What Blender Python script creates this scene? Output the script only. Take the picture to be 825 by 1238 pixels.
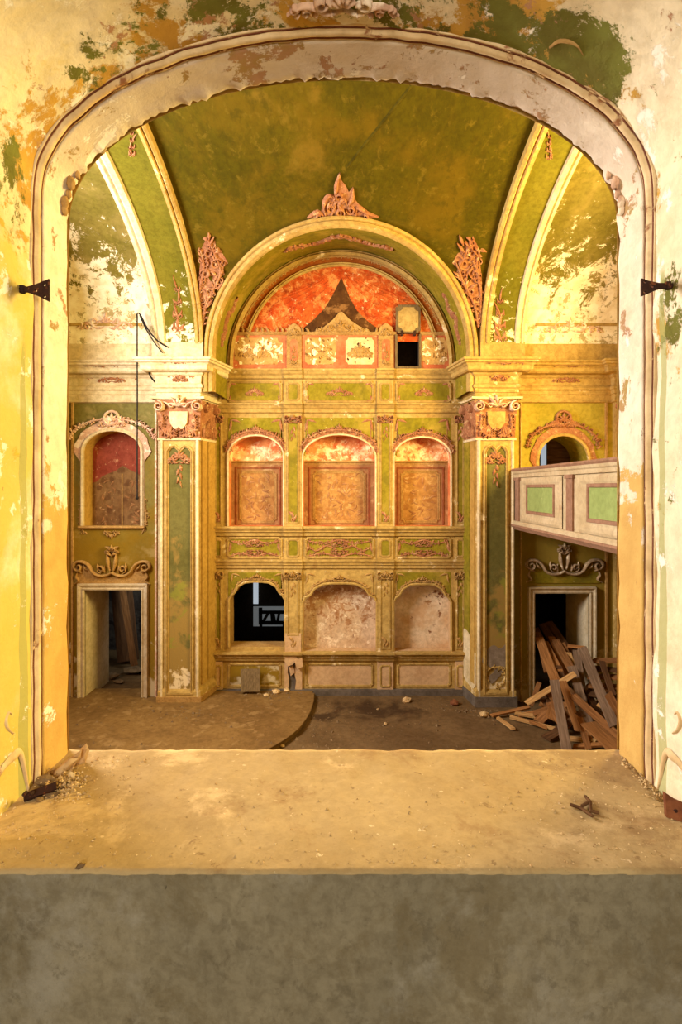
import bpy, math, random
from mathutils import Vector, Matrix, noise
from mathutils.geometry import tessellate_polygon

# ------------------------------------------------------------------ scene, camera, light
for o in list(bpy.data.objects):
    bpy.data.objects.remove(o, do_unlink=True)
scene = bpy.context.scene
COL = scene.collection
F = 700.0                       # focal length in pixels of the 825 x 1238 frame
CX, CY = 415.0, 590.0           # vanishing point
H = 4.356                       # eye height above the church floor
U = 0.0165
DP, DBAY, DB = 11.55, 11.82, 12.243   # pillar fronts, side bays, apse wall
D1, D2 = 1.40, 2.02             # window tunnel: room side, church side
ZL = H - 0.926                  # ledge top
XJ = 0.970                      # half width of the tunnel
XS = 5.85                       # side walls of the church

cam_d = bpy.data.cameras.new('camera')
cam_d.sensor_fit = 'AUTO'
cam_d.sensor_width = 36.0
cam_d.lens = F / 1238.0 * 36.0
cam_d.shift_x = -(CX - 412.5) / 1238.0
cam_d.shift_y = -(619.0 - CY) / 1238.0
cam_d.clip_start = 0.05
cam = bpy.data.objects.new('camera', cam_d)
COL.objects.link(cam)
cam.location = (0, 0, H)
cam.rotation_euler = (math.radians(90), 0, 0)
scene.camera = cam

world = bpy.data.worlds.new('sky')
scene.world = world
world.use_nodes = True
world.node_tree.nodes['Background'].inputs[0].default_value = (0.75, 0.85, 1.0, 1)
world.node_tree.nodes['Background'].inputs[1].default_value = 0.6

scene.view_settings.view_transform = 'Standard'
scene.view_settings.look = 'None'
scene.view_settings.gamma = 1.0
scene.view_settings.use_curve_mapping = False
scene.view_settings.exposure = 0.0

WY0, WY1, WZ0, WZ1 = 5.6, 8.8, 5.0, 8.4     # big side windows of the church


def area_light(name, loc, target, sx, sy, energy, color, spread=180):
    ld = bpy.data.lights.new(name, 'AREA')
    ld.shape = 'RECTANGLE'
    ld.size, ld.size_y = sx, sy
    ld.energy = energy
    ld.color = color
    ld.spread = math.radians(spread)
    o = bpy.data.objects.new(name, ld)
    COL.objects.link(o)
    o.location = loc
    d = Vector(target) - Vector(loc)
    o.rotation_euler = d.to_track_quat('-Z', 'Y').to_euler()
    return o


# daylight through the two big side windows of the church and the window of the small room
area_light('daylight_right', (XS - 0.02, (WY0 + WY1) / 2, (WZ0 + WZ1) / 2), (0, (WY0 + WY1) / 2 - 0.7, (WZ0 + WZ1) / 2 - 1.2), WY1 - WY0 - 0.4, WZ1 - WZ0 - 0.4, 1800, (1.0, 0.78, 0.30))
area_light('daylight_left', (-XS + 0.02, (WY0 + WY1) / 2, (WZ0 + WZ1) / 2), (0, (WY0 + WY1) / 2 - 0.7, (WZ0 + WZ1) / 2 - 1.2), WY1 - WY0 - 0.4, WZ1 - WZ0 - 0.4, 1480, (1.0, 0.97, 1.0))
area_light('daylight_room', (0.0, -2.9, H + 0.3), (0, 1.4, H - 0.9), 1.8, 1.6, 255, (1.0, 0.97, 0.93))
area_light('passage_fill', (-4.15, 14.3, 2.1), (-5.7, 15.6, 1.2), 0.5, 0.8, 22, (0.8, 0.9, 1.0))  # added fill lamp hidden in the left passage, brightens its back wall

# ------------------------------------------------------------------ materials
def S(r, g, b):
    def c(v):
        v /= 255.0
        return v / 12.92 if v <= 0.04045 else ((v + 0.055) / 1.055) ** 2.4
    return (c(r), c(g), c(b), 1.0)


def material(name, c1, c2=None, ns=2.0, layers=(), rough=0.9, bump=0.25, bs=30.0, local=False, stretch=None, grime=0.25, bd=0.02):
    m = bpy.data.materials.new(name)
    m.use_nodes = True
    nt = m.node_tree
    N, L = nt.nodes, nt.links
    bsdf = N['Principled BSDF']
    bsdf.inputs['Roughness'].default_value = rough
    bsdf.inputs['Specular IOR Level'].default_value = 0.06
    if local:
        src = N.new('ShaderNodeTexCoord').outputs['Object']
    else:
        src = N.new('ShaderNodeNewGeometry').outputs['Position']
    if stretch:
        mp = N.new('ShaderNodeMapping')
        mp.inputs['Scale'].default_value = stretch
        L.new(src, mp.inputs['Vector'])
        vec = mp.outputs[0]
    else:
        vec = src
    sep = N.new('ShaderNodeSeparateXYZ')
    L.new(src, sep.inputs[0])

    def nz(scale, det=6, dist=0.0, seed=0.0, rgh=0.55):
        n = N.new('ShaderNodeTexNoise')
        n.noise_dimensions = '4D'
        n.inputs['W'].default_value = seed
        n.inputs['Scale'].default_value = scale
        n.inputs['Detail'].default_value = det
        n.inputs['Roughness'].default_value = rgh
        n.inputs['Distortion'].default_value = dist
        L.new(vec, n.inputs['Vector'])
        return n.outputs[0]

    def math2(op, a, b, clamp=False):
        q = N.new('ShaderNodeMath')
        q.operation = op
        q.use_clamp = clamp
        for i, x in enumerate((a, b)):
            if isinstance(x, (int, float)):
                q.inputs[i].default_value = x
            else:
                L.new(x, q.inputs[i])
        return q.outputs[0]

    def mix(fac, a, b):
        q = N.new('ShaderNodeMix')
        q.data_type = 'RGBA'
        for sock, x in ((q.inputs[0], fac), (q.inputs[6], a), (q.inputs[7], b)):
            if isinstance(x, (int, float)):
                sock.default_value = x
            elif isinstance(x, tuple):
                sock.default_value = x
            else:
                L.new(x, sock)
        return q.outputs[2]

    def ramp(x, lo, hi):
        q = N.new('ShaderNodeMapRange')
        q.interpolation_type = 'SMOOTHSTEP'
        q.inputs['From Min'].default_value = lo
        q.inputs['From Max'].default_value = hi
        L.new(x, q.inputs['Value'])
        return q.outputs[0]

    col = c1
    if c2 is not None:
        col = mix(ramp(nz(ns, 5, 0.3, 1.0), 0.32, 0.68), c1, c2)
    height = nz(bs, 8, 0.2, 3.0, 0.65)
    if grime:
        g = ramp(nz(bs * 0.4, 8, 0.4, 5.0, 0.7), 0.35, 0.7)
        dk = N.new('ShaderNodeMix')
        dk.data_type = 'RGBA'
        dk.blend_type = 'MULTIPLY'
        dk.inputs[0].default_value = 1.0
        if isinstance(col, tuple):
            dk.inputs[6].default_value = col
        else:
            L.new(col, dk.inputs[6])
        L.new(mix(g, (1, 1, 1, 1), (1 - grime, 1 - grime * 1.08, 1 - grime * 1.2, 1)), dk.inputs[7])
        col = dk.outputs[2]
    for i, ly in enumerate(layers):
        c, sc, t = ly['c'], ly.get('s', 2.0), ly['t']
        soft = ly.get('soft', 0.02)
        if ly.get('kind') == 'voronoi':
            v = N.new('ShaderNodeTexVoronoi')
            v.inputs['Scale'].default_value = sc
            wv = N.new('ShaderNodeVectorMath')
            wv.operation = 'ADD'
            nn = N.new('ShaderNodeTexNoise')
            nn.inputs['Scale'].default_value = sc * 0.9
            L.new(vec, nn.inputs['Vector'])
            sv = N.new('ShaderNodeVectorMath')
            sv.operation = 'SCALE'
            sv.inputs['Scale'].default_value = 1.2 / sc
            L.new(nn.outputs['Color'], sv.inputs[0])
            L.new(vec, wv.inputs[0])
            L.new(sv.outputs[0], wv.inputs[1])
            L.new(wv.outputs[0], v.inputs['Vector'])
            val = math2('SUBTRACT', 1.0, v.outputs['Distance'])
        else:
            val = nz(sc, ly.get('det', 9), ly.get('dist', 0.35), 10.0 + i * 7.3 + ly.get('seed', 0), ly.get('rgh', 0.62))
        for ax, z0, k in ly.get('g', ()):
            d = math2('SUBTRACT', sep.outputs[ax], z0)
            val = math2('ADD', val, math2('MULTIPLY', d, k))
        for ax, z0, rad, k in ly.get('blob', ()):
            d = math2('ABSOLUTE', math2('SUBTRACT', sep.outputs[ax], z0), 0)
            d = math2('MAXIMUM', math2('SUBTRACT', d, rad), 0.0)
            val = math2('SUBTRACT', val, math2('MULTIPLY', d, k))
        msk = ramp(val, t - soft, t + soft)
        msk = math2('MULTIPLY', msk, ly.get('a', 1.0))
        cc = c
        if 'c2' in ly:
            cc = mix(ramp(nz(sc * 2.3, 4, 0.2, 50.0 + i), 0.35, 0.65), c, ly['c2'])
        col = mix(msk, col, cc)
        if ly.get('h', 0):
            height = math2('ADD', height, math2('MULTIPLY', msk, ly['h']))
    if isinstance(col, tuple):
        bsdf.inputs['Base Color'].default_value = col
    else:
        L.new(col, bsdf.inputs['Base Color'])
    if bump:
        b = N.new('ShaderNodeBump')
        b.inputs['Strength'].default_value = bump
        b.inputs['Distance'].default_value = bd
        L.new(height, b.inputs['Height'])
        L.new(b.outputs[0], bsdf.inputs['Normal'])
    return m


Xa, Ya, Za = 0, 1, 2
WHITE, WHITE2 = S(236, 222, 196), S(222, 204, 172)
M = {}
M['cream'] = material('cream_plaster', S(192, 158, 88), S(172, 136, 70), 1.6, (
    dict(c=S(226, 202, 152), s=2.6, t=0.62, soft=0.04, rgh=0.72, h=-0.4), dict(c=S(146, 106, 54), s=5, t=0.62, soft=0.05, a=0.6)), grime=0.36)
M['cream_light'] = material('pale_cream_plaster', S(224, 204, 160), S(204, 178, 128), 1.8, (
    dict(c=S(160, 122, 78), s=5, t=0.64, soft=0.04, a=0.7, rgh=0.72),), grime=0.32)
M['green'] = material('green_painted_plaster', S(130, 116, 26), S(146, 126, 36), 1.3, (
    dict(c=S(168, 138, 56), s=1.8, t=0.57, soft=0.08, a=0.6),
    dict(c=S(100, 88, 28), s=3.1, t=0.56, soft=0.08, a=0.55),
    dict(c=S(214, 190, 132), s=6.5, t=0.66, soft=0.02, rgh=0.72, h=-0.5)), grime=0.34)
M['green_bay'] = material('pale_green_bay_plaster', S(116, 106, 48), S(134, 122, 66), 1.0, (
    dict(c=S(132, 98, 18), s=0.9, t=0.48, soft=0.2, g=((Za, 4.2, -0.12),), a=0.85),
    dict(c=S(168, 144, 86), s=2.2, t=0.62, soft=0.06, a=0.5),
    dict(c=S(190, 168, 124), s=2.6, t=0.62, soft=0.05, g=((Za, 1.2, -0.12),), h=-0.4)), grime=0.32)
M['light_tinted_bay'] = material('light_tinted_bay_plaster', S(164, 146, 50), S(180, 154, 62), 1.0, (  # right bay: yellow light on the upper wall put into the colour
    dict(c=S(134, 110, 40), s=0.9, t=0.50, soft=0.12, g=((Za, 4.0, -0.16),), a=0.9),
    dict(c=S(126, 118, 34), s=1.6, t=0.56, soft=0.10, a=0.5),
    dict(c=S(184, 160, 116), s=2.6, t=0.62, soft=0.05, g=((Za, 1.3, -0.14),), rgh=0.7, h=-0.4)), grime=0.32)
M['pillar_field'] = material('pillar_green_field', S(98, 90, 42), S(110, 100, 50), 1.2, (
    dict(c=S(148, 116, 56), s=2.0, t=0.56, soft=0.06, g=((Za, 2.6, -0.12),), a=0.85),
    dict(c=S(128, 122, 44), s=2.6, t=0.55, soft=0.04, blob=((Za, 1.9, 0.55, 0.5),), a=0.8),
    dict(c=S(216, 192, 146), s=3.0, t=0.60, soft=0.03, g=((Za, 0.9, -0.3),), h=-0.4)), grime=0.25)
M['olive'] = material('olive_vault_plaster', S(80, 68, 6), S(70, 60, 4), 0.8, (
    dict(c=S(98, 74, 10), s=0.8, t=0.53, soft=0.10, a=0.7),
    dict(c=S(116, 88, 24), s=1.6, t=0.62, soft=0.07, a=0.6),
    dict(c=S(108, 86, 22), s=6.0, t=0.60, soft=0.06, a=0.55, rgh=0.72),
    dict(c=S(56, 48, 4), s=3.6, t=0.57, soft=0.06, a=0.5, rgh=0.7)), stretch=(1.0, 0.5, 1.9), grime=0.32, bump=0.12)
M['rib_green'] = material('rib_green_plaster', S(104, 96, 24), S(118, 106, 30), 1.2, (
    dict(c=S(232, 214, 166), s=4.0, t=0.58, soft=0.02, g=((Za, 8.0, -0.12),), rgh=0.75, h=-0.5),), grime=0.3)
M['bay_vault'] = material('peeling_bay_vault_plaster', S(112, 100, 36), S(128, 112, 48), 1.2, (
    dict(c=S(164, 138, 74), s=1.4, t=0.58, soft=0.1, a=0.6),
    dict(c=S(240, 226, 192), c2=S(222, 200, 156), s=2.6, t=0.545, soft=0.012, g=((Za, 8.75, -0.16),), rgh=0.80, dist=0.8, h=-0.7),
    dict(c=S(150, 128, 66), s=6.0, t=0.58, soft=0.02, g=((Za, 8.4, -0.04),), rgh=0.75, a=0.8)), grime=0.3)
M['pink'] = material('pink_stucco', S(158, 100, 66), S(174, 120, 80), 4.0, (
    dict(c=S(204, 164, 112), s=9, t=0.58, soft=0.05, a=0.7, rgh=0.72),
    dict(c=S(104, 62, 36), s=12, t=0.60, soft=0.05, a=0.6, rgh=0.72)), grime=0.4, bs=60)
M['pink_pale'] = material('pale_pink_stucco', S(208, 160, 126), S(216, 178, 140), 4.0, (
    dict(c=S(236, 214, 178), s=7, t=0.56, soft=0.04, a=0.8),), grime=0.35, bs=60)
M['tan_stucco'] = material('tan_stucco', S(184, 144, 84), S(166, 124, 66), 3.0, (), grime=0.4, bs=60)
M['curtain_red'] = material('painted_red_drapery', S(178, 62, 20), S(194, 92, 36), 3.2, (
    dict(c=S(216, 142, 74), s=4.4, t=0.54, soft=0.07, a=0.75, dist=0.8, rgh=0.75),
    dict(c=S(116, 38, 16), s=4.2, t=0.58, soft=0.06, a=0.7, dist=0.8, rgh=0.75),
    dict(c=S(232, 198, 140), s=8.0, t=0.61, soft=0.03, a=0.9, rgh=0.75)), grime=0.35)
M['curtain_dark'] = material('dark_painted_drapery', S(92, 58, 26), S(66, 38, 18), 3.0, (
    dict(c=S(150, 104, 56), s=4.2, t=0.58, soft=0.05, a=0.7),), grime=0.35)
M['ring_brown'] = material('russet_painted_band', S(166, 94, 36), S(150, 78, 28), 2.4, (
    dict(c=S(214, 172, 104), s=5.0, t=0.60, soft=0.04, g=((Za, 10.2, 0.25),)),), grime=0.3)
M['conch'] = material('peeling_red_niche_plaster', S(206, 104, 56), S(222, 150, 88), 3.2, (
    dict(c=S(246, 222, 172), c2=S(238, 186, 124), s=4.5, t=0.50, soft=0.06, dist=0.6, rgh=0.75, h=-0.4, blob=((Za, 5.1, 0.12, 0.5),)),
    dict(c=S(176, 70, 36), s=6.0, t=0.60, soft=0.05, a=0.8)), grime=0.25)
M['red_frame'] = material('salmon_red_painted_plaster', S(186, 96, 58), S(196, 120, 76), 3.0, (
    dict(c=S(216, 176, 120), s=5.0, t=0.63, soft=0.03),), grime=0.3)
M['niche_frame'] = material('dusty_red_niche_border', S(156, 106, 64), S(170, 124, 76), 3.0, (
    dict(c=S(202, 164, 110), s=4.0, t=0.60, soft=0.05, a=0.7),), grime=0.3)
M['niche_line'] = material('dull_red_line', S(150, 84, 50), S(168, 108, 68), 4.0, (), grime=0.35)
M['damask'] = material('gold_damask_field', S(184, 136, 74), S(168, 118, 62), 2.5, (
    dict(c=S(136, 84, 42), s=5.0, t=0.62, soft=0.10, kind='voronoi', a=0.55),
    dict(c=S(206, 164, 102), s=9.0, t=0.60, soft=0.06, a=0.5),
    dict(c=S(232, 206, 156), s=12.0, t=0.70, soft=0.02, a=0.8)), grime=0.35)
M['damask_dark'] = material('brown_damask_field', S(148, 112, 68), S(130, 92, 54), 2.5, (
    dict(c=S(92, 58, 34), s=5.0, t=0.62, soft=0.09, kind='voronoi', a=0.6),
    dict(c=S(196, 158, 106), s=12.0, t=0.64, soft=0.03, a=0.8)), grime=0.35)
M['attic_gold'] = material('peeling_gold_field', S(196, 154, 88), S(178, 134, 72), 3.5, (
    dict(c=S(240, 220, 172), s=5.0, t=0.56, soft=0.03, dist=1.0, h=-0.4),
    dict(c=S(110, 70, 32), s=9.0, t=0.76, soft=0.04, kind='voronoi', a=0.8)), grime=0.3)
M['attic_white'] = material('pale_field_with_dark_flecks', S(222, 196, 142), S(206, 174, 116), 3.5, (
    dict(c=S(82, 52, 26), s=9.0, t=0.79, soft=0.02, kind='voronoi'),), grime=0.25)
M['niche_peeled'] = material('peeling_pinkish_niche_plaster', S(212, 182, 144), S(196, 160, 118), 2.4, (
    dict(c=S(146, 98, 58), c2=S(168, 124, 82), s=4.0, t=0.515, soft=0.04, g=((Za, 1.75, 0.14),), dist=0.8, rgh=0.75, h=0.4),
    dict(c=S(224, 200, 162), s=5.0, t=0.57, soft=0.04, rgh=0.75),
    dict(c=S(120, 70, 42), s=8.0, t=0.62, soft=0.03, a=0.8)), grime=0.35)
M['niche_pale'] = material('pale_flaking_niche_plaster', S(220, 194, 156), S(202, 168, 126), 2.4, (
    dict(c=S(116, 70, 40), s=5.0, t=0.575, soft=0.02, g=((Za, 2.0, 0.10),), rgh=0.72, h=0.4),
    dict(c=S(186, 140, 88), s=1.8, t=0.55, soft=0.08, a=0.7)), grime=0.32)
M['dado'] = material('pinkish_dado_plaster', S(208, 170, 122), S(192, 152, 106), 1.6, (
    dict(c=S(166, 124, 80), s=2.4, t=0.60, soft=0.06, a=0.6),), grime=0.25)
M['plinth'] = material('dark_grey_stone', S(116, 102, 86), S(94, 82, 68), 3.0, (), grime=0.35)
M['floor'] = material('dusty_church_floor', S(118, 92, 58), S(100, 76, 46), 1.2, (
    dict(c=S(62, 44, 26), s=1.2, t=0.50, soft=0.08, blob=((Xa, 0.45, 0.9, 0.30), (Ya, 11.35, 0.35, 0.35)), a=0.9),
    dict(c=S(140, 112, 76), s=7.0, t=0.66, soft=0.03, a=0.6)), bump=0.4, bs=22, grime=0.3)
M['dais'] = material('dusty_platform_top', S(132, 100, 54), S(114, 84, 44), 1.3, (
    dict(c=S(150, 118, 72), s=4.0, t=0.60, soft=0.05, a=0.6),
    dict(c=S(98, 72, 42), s=2.4, t=0.64, soft=0.05, a=0.5)), bump=0.35, bs=24, grime=0.3)
M['ledge'] = material('dusty_window_ledge', S(182, 153, 103), S(164, 135, 87), 2.6, (
    dict(c=S(212, 180, 128), s=3.4, t=0.58, soft=0.06, a=0.7, rgh=0.7),
    dict(c=S(140, 104, 62), s=5.0, t=0.60, soft=0.06, a=0.55, rgh=0.7),
    dict(c=S(126, 96, 62), s=3.0, t=0.56, soft=0.05, g=((Xa, 0.62, 0.25),), a=0.5, rgh=0.7),
    dict(c=S(226, 198, 150), s=40.0, t=0.66, soft=0.03, a=0.7),
    dict(c=S(120, 90, 56), s=32.0, t=0.66, soft=0.03, a=0.6)), bump=0.35, bs=90, grime=0.15, bd=0.006)
M['parapet'] = material('grey_parapet_plaster', S(140, 126, 96), S(122, 110, 84), 2.2, (
    dict(c=S(152, 142, 120), s=3.0, t=0.56, soft=0.08, a=0.5, rgh=0.7),
    dict(c=S(104, 88, 58), s=4.5, t=0.55, soft=0.06, a=0.55, rgh=0.75),
    dict(c=S(92, 80, 58), s=16.0, t=0.58, soft=0.05, a=0.5, rgh=0.75),
    dict(c=S(56, 46, 32), s=22.0, t=0.72, soft=0.03, a=0.7)), stretch=(1.1, 1, 1.0), bump=0.35, bs=70, grime=0.3, bd=0.008)
JY = 1.835
M['jamb'] = material('flaking_tunnel_plaster', S(238, 220, 182), S(228, 206, 158), 1.6, (
    dict(c=S(200, 154, 66), c2=S(180, 134, 58), s=3.0, t=0.53, soft=0.02, g=((Za, 5.2, 0.10),), blob=((Ya, 1.78, 0.06, 0.6),), rgh=0.74, h=0.5),
    dict(c=S(116, 114, 48), c2=S(102, 94, 38), s=3.4, t=0.56, soft=0.015, g=((Za, 5.2, 0.08), (Xa, 0.0, 0.03)), blob=((Ya, 1.76, 0.07, 0.7),), rgh=0.76, h=0.5),
    dict(c=S(178, 130, 92), s=6.5, t=0.62, soft=0.02, g=((Za, 5.4, 0.10),), rgh=0.74, h=0.4),
    dict(c=S(206, 176, 66), s=2.4, t=0.53, soft=0.08, g=((Za, 4.3, -0.16), (Xa, -0.4, -0.18)), rgh=0.66, a=0.8),
    dict(c=S(158, 156, 92), s=3.2, t=0.42, soft=0.03, blob=((Ya, 1.757, 0.010, 30.0),), g=((Za, 4.5, -0.35),), a=0.75),
    dict(c=S(242, 230, 204), s=5.0, t=0.585, soft=0.02, rgh=0.74, h=-0.4),
    dict(c=S(146, 104, 66), s=16.0, t=0.68, soft=0.02, rgh=0.72, a=0.7)), bump=0.5, bs=40, grime=0.2, bd=0.008)
M['band'] = material('flaking_arch_band_plaster', S(240, 224, 196), S(230, 208, 172), 2.6, (
    dict(c=S(206, 166, 92), c2=S(194, 152, 82), s=3.4, t=0.56, soft=0.012, g=((Za, 4.50, -0.42),), rgh=0.68, h=0.5),
    dict(c=S(206, 184, 156), s=3.0, t=0.48, soft=0.05, g=((Za, 5.4, 0.45),), a=0.7),
    dict(c=S(166, 136, 76), c2=S(176, 132, 96), s=5.2, t=0.57, soft=0.015, g=((Za, 5.3, 0.06),), rgh=0.74, h=0.4),
    dict(c=S(242, 228, 204), s=5.0, t=0.59, soft=0.015, rgh=0.74, h=-0.5),
    dict(c=S(140, 90, 58), s=14.0, t=0.66, soft=0.02, rgh=0.72, a=0.8)), bump=0.5, bs=50, grime=0.2, bd=0.008)
M['groove'] = material('dark_red_moulding_line', S(122, 72, 50), S(100, 60, 42), 6.0, (
    dict(c=S(218, 184, 134), s=9, t=0.60, soft=0.03, rgh=0.72),), grime=0.3)
M['bead'] = material('cream_bead_moulding', S(228, 200, 150), S(206, 170, 116), 6.0, (
    dict(c=S(146, 96, 60), s=9, t=0.62, soft=0.03),), grime=0.25)
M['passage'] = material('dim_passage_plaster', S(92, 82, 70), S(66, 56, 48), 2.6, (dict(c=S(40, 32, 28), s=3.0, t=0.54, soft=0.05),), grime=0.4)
M['dark_room'] = material('dark_plaster', S(58, 48, 38), S(40, 32, 26), 1.6, (), grime=0.4)  # plain dark plaster for the rooms behind the openings
M['reveal'] = material('pale_reveal_plaster', S(214, 196, 160), S(196, 172, 128), 1.6, (), grime=0.25)
M['frame_stone'] = material('pale_stone_door_frame', S(206, 186, 148), S(188, 162, 118), 2.4, (), grime=0.3)
M['iron'] = material('rusty_iron', S(64, 40, 28), S(46, 30, 24), 20.0, (dict(c=S(110, 62, 34), s=40, t=0.6, soft=0.05),), rough=0.7, bs=120, bd=0.003)
M['rust'] = material('orange_rust', S(136, 84, 52), S(106, 62, 40), 18.0, (), rough=0.85, bs=120, bd=0.003)
M['cable'] = material('black_cable', S(38, 32, 28), None, rough=0.6, bump=0)
M['black'] = material('black_silhouette', S(24, 22, 20), None, rough=0.7, bump=0)  # backlit silhouette of the bench put into its colour
M['balcony'] = material('balcony_beige_paint', S(198, 176, 136), S(182, 158, 116), 2.0, (
    dict(c=S(158, 122, 88), s=4, t=0.64, soft=0.04, a=0.6),), grime=0.22)
M['balcony_trim'] = material('balcony_brown_trim', S(158, 120, 92), S(144, 106, 80), 4.0, (), grime=0.3)
M['pediment_grey'] = material('greyish_stucco', S(176, 148, 110), S(158, 128, 94), 4.0, (dict(c=S(208, 186, 148), s=9, t=0.58, soft=0.05),), grime=0.4, bs=60)
M['tan_strip'] = material('golden_tan_stripe', S(190, 150, 74), S(172, 132, 62), 2.0, (), grime=0.3)
M['crack'] = material('dark_vault_crack', S(58, 50, 6), S(80, 68, 12), 5.0, grime=0.3, bump=0)
M['bare_grey'] = material('bare_grey_render', S(146, 128, 104), S(126, 108, 86), 6.0, (), grime=0.35)
M['glow_dim'] = bpy.data.materials.new('dim_daylit_gap')
M['balcony_green'] = material('balcony_green_panel', S(148, 160, 92), S(138, 150, 84), 2.0, (
    dict(c=S(206, 190, 140), s=7, t=0.68, soft=0.02),), grime=0.2)
M['chunk'] = material('broken_plaster', S(226, 196, 140), S(190, 150, 96), 12.0, (dict(c=S(120, 82, 46), s=22, t=0.6, soft=0.05),), bs=80, bd=0.004)
M['rubble'] = material('rubble_grey', S(138, 112, 78), S(108, 84, 56), 8.0, (), bs=60)
M['slab'] = material('leaning_board_wood', S(122, 100, 68), S(100, 80, 52), 6.0, (), stretch=(6, 6, 1), bs=30)
M['hatch'] = material('hatch_board', S(182, 152, 92), S(160, 128, 72), 4.0, (dict(c=S(84, 62, 36), s=8, t=0.62, soft=0.04),), grime=0.3)
WOODS = []
for nm, a, b in (('grey_weathered_wood', S(152, 124, 96), S(124, 98, 74)), ('brown_wood', S(158, 108, 62), S(128, 84, 46)),
                 ('orange_wood', S(180, 124, 70), S(150, 100, 54)), ('light_raw_wood', S(208, 162, 100), S(184, 136, 78)), ('dark_brown_wood', S(112, 78, 48), S(86, 58, 36))):
    WOODS.append(material(nm, a, b, 3.0, (dict(c=S(70, 46, 28), s=5.0, t=0.64, soft=0.05, a=0.6),), local=True, stretch=(0.6, 7, 7), bs=16, grime=0.4, bump=0.3, bd=0.01))
M['glow'] = bpy.data.materials.new('daylit_window_pane')
M['glow'].use_nodes = True
_b = M['glow'].node_tree.nodes['Principled BSDF']
_b.inputs['Base Color'].default_value = (0.5, 0.55, 0.6, 1)
_b.inputs['Emission Color'].default_value = (0.62, 0.70, 0.78, 1)
_b.inputs['Emission Strength'].default_value = 0.6
M['glow_dim'].use_nodes = True
_b = M['glow_dim'].node_tree.nodes['Principled BSDF']
_b.inputs['Base Color'].default_value = (0.4, 0.4, 0.38, 1)
_b.inputs['Emission Color'].default_value = (0.62, 0.68, 0.70, 1)
_b.inputs['Emission Strength'].default_value = 0.13

# ------------------------------------------------------------------ mesh helpers
def W(px, py, d):
    return Vector(((px - CX) * d / F, d, H - (py - CY) * d / F))


def FP(D):
    k = D / F
    return lambda u, v, w: ((u - CX) * k, D - w, H - (v - CY) * k)


def smooth_path(pts, n=5, closed=False):
    P = [Vector(p) for p in pts]
    if len(P) < 3:
        return P
    out = []
    m = len(P)
    rng = m if closed else m - 1
    for i in range(rng):
        p0 = P[(i - 1) % m] if (closed or i > 0) else P[0] * 2 - P[1]
        p1, p2 = P[i], P[(i + 1) % m]
        p3 = P[(i + 2) % m] if (closed or i + 2 < m) else P[-1] * 2 - P[-2]
        for j in range(n):
            t = j / n
            out.append(0.5 * ((2 * p1) + (-p0 + p2) * t + (2 * p0 - 5 * p1 + 4 * p2 - p3) * t * t + (-p0 + 3 * p1 - 3 * p2 + p3) * t ** 3))
    if not closed:
        out.append(P[-1])
    return out


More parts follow.
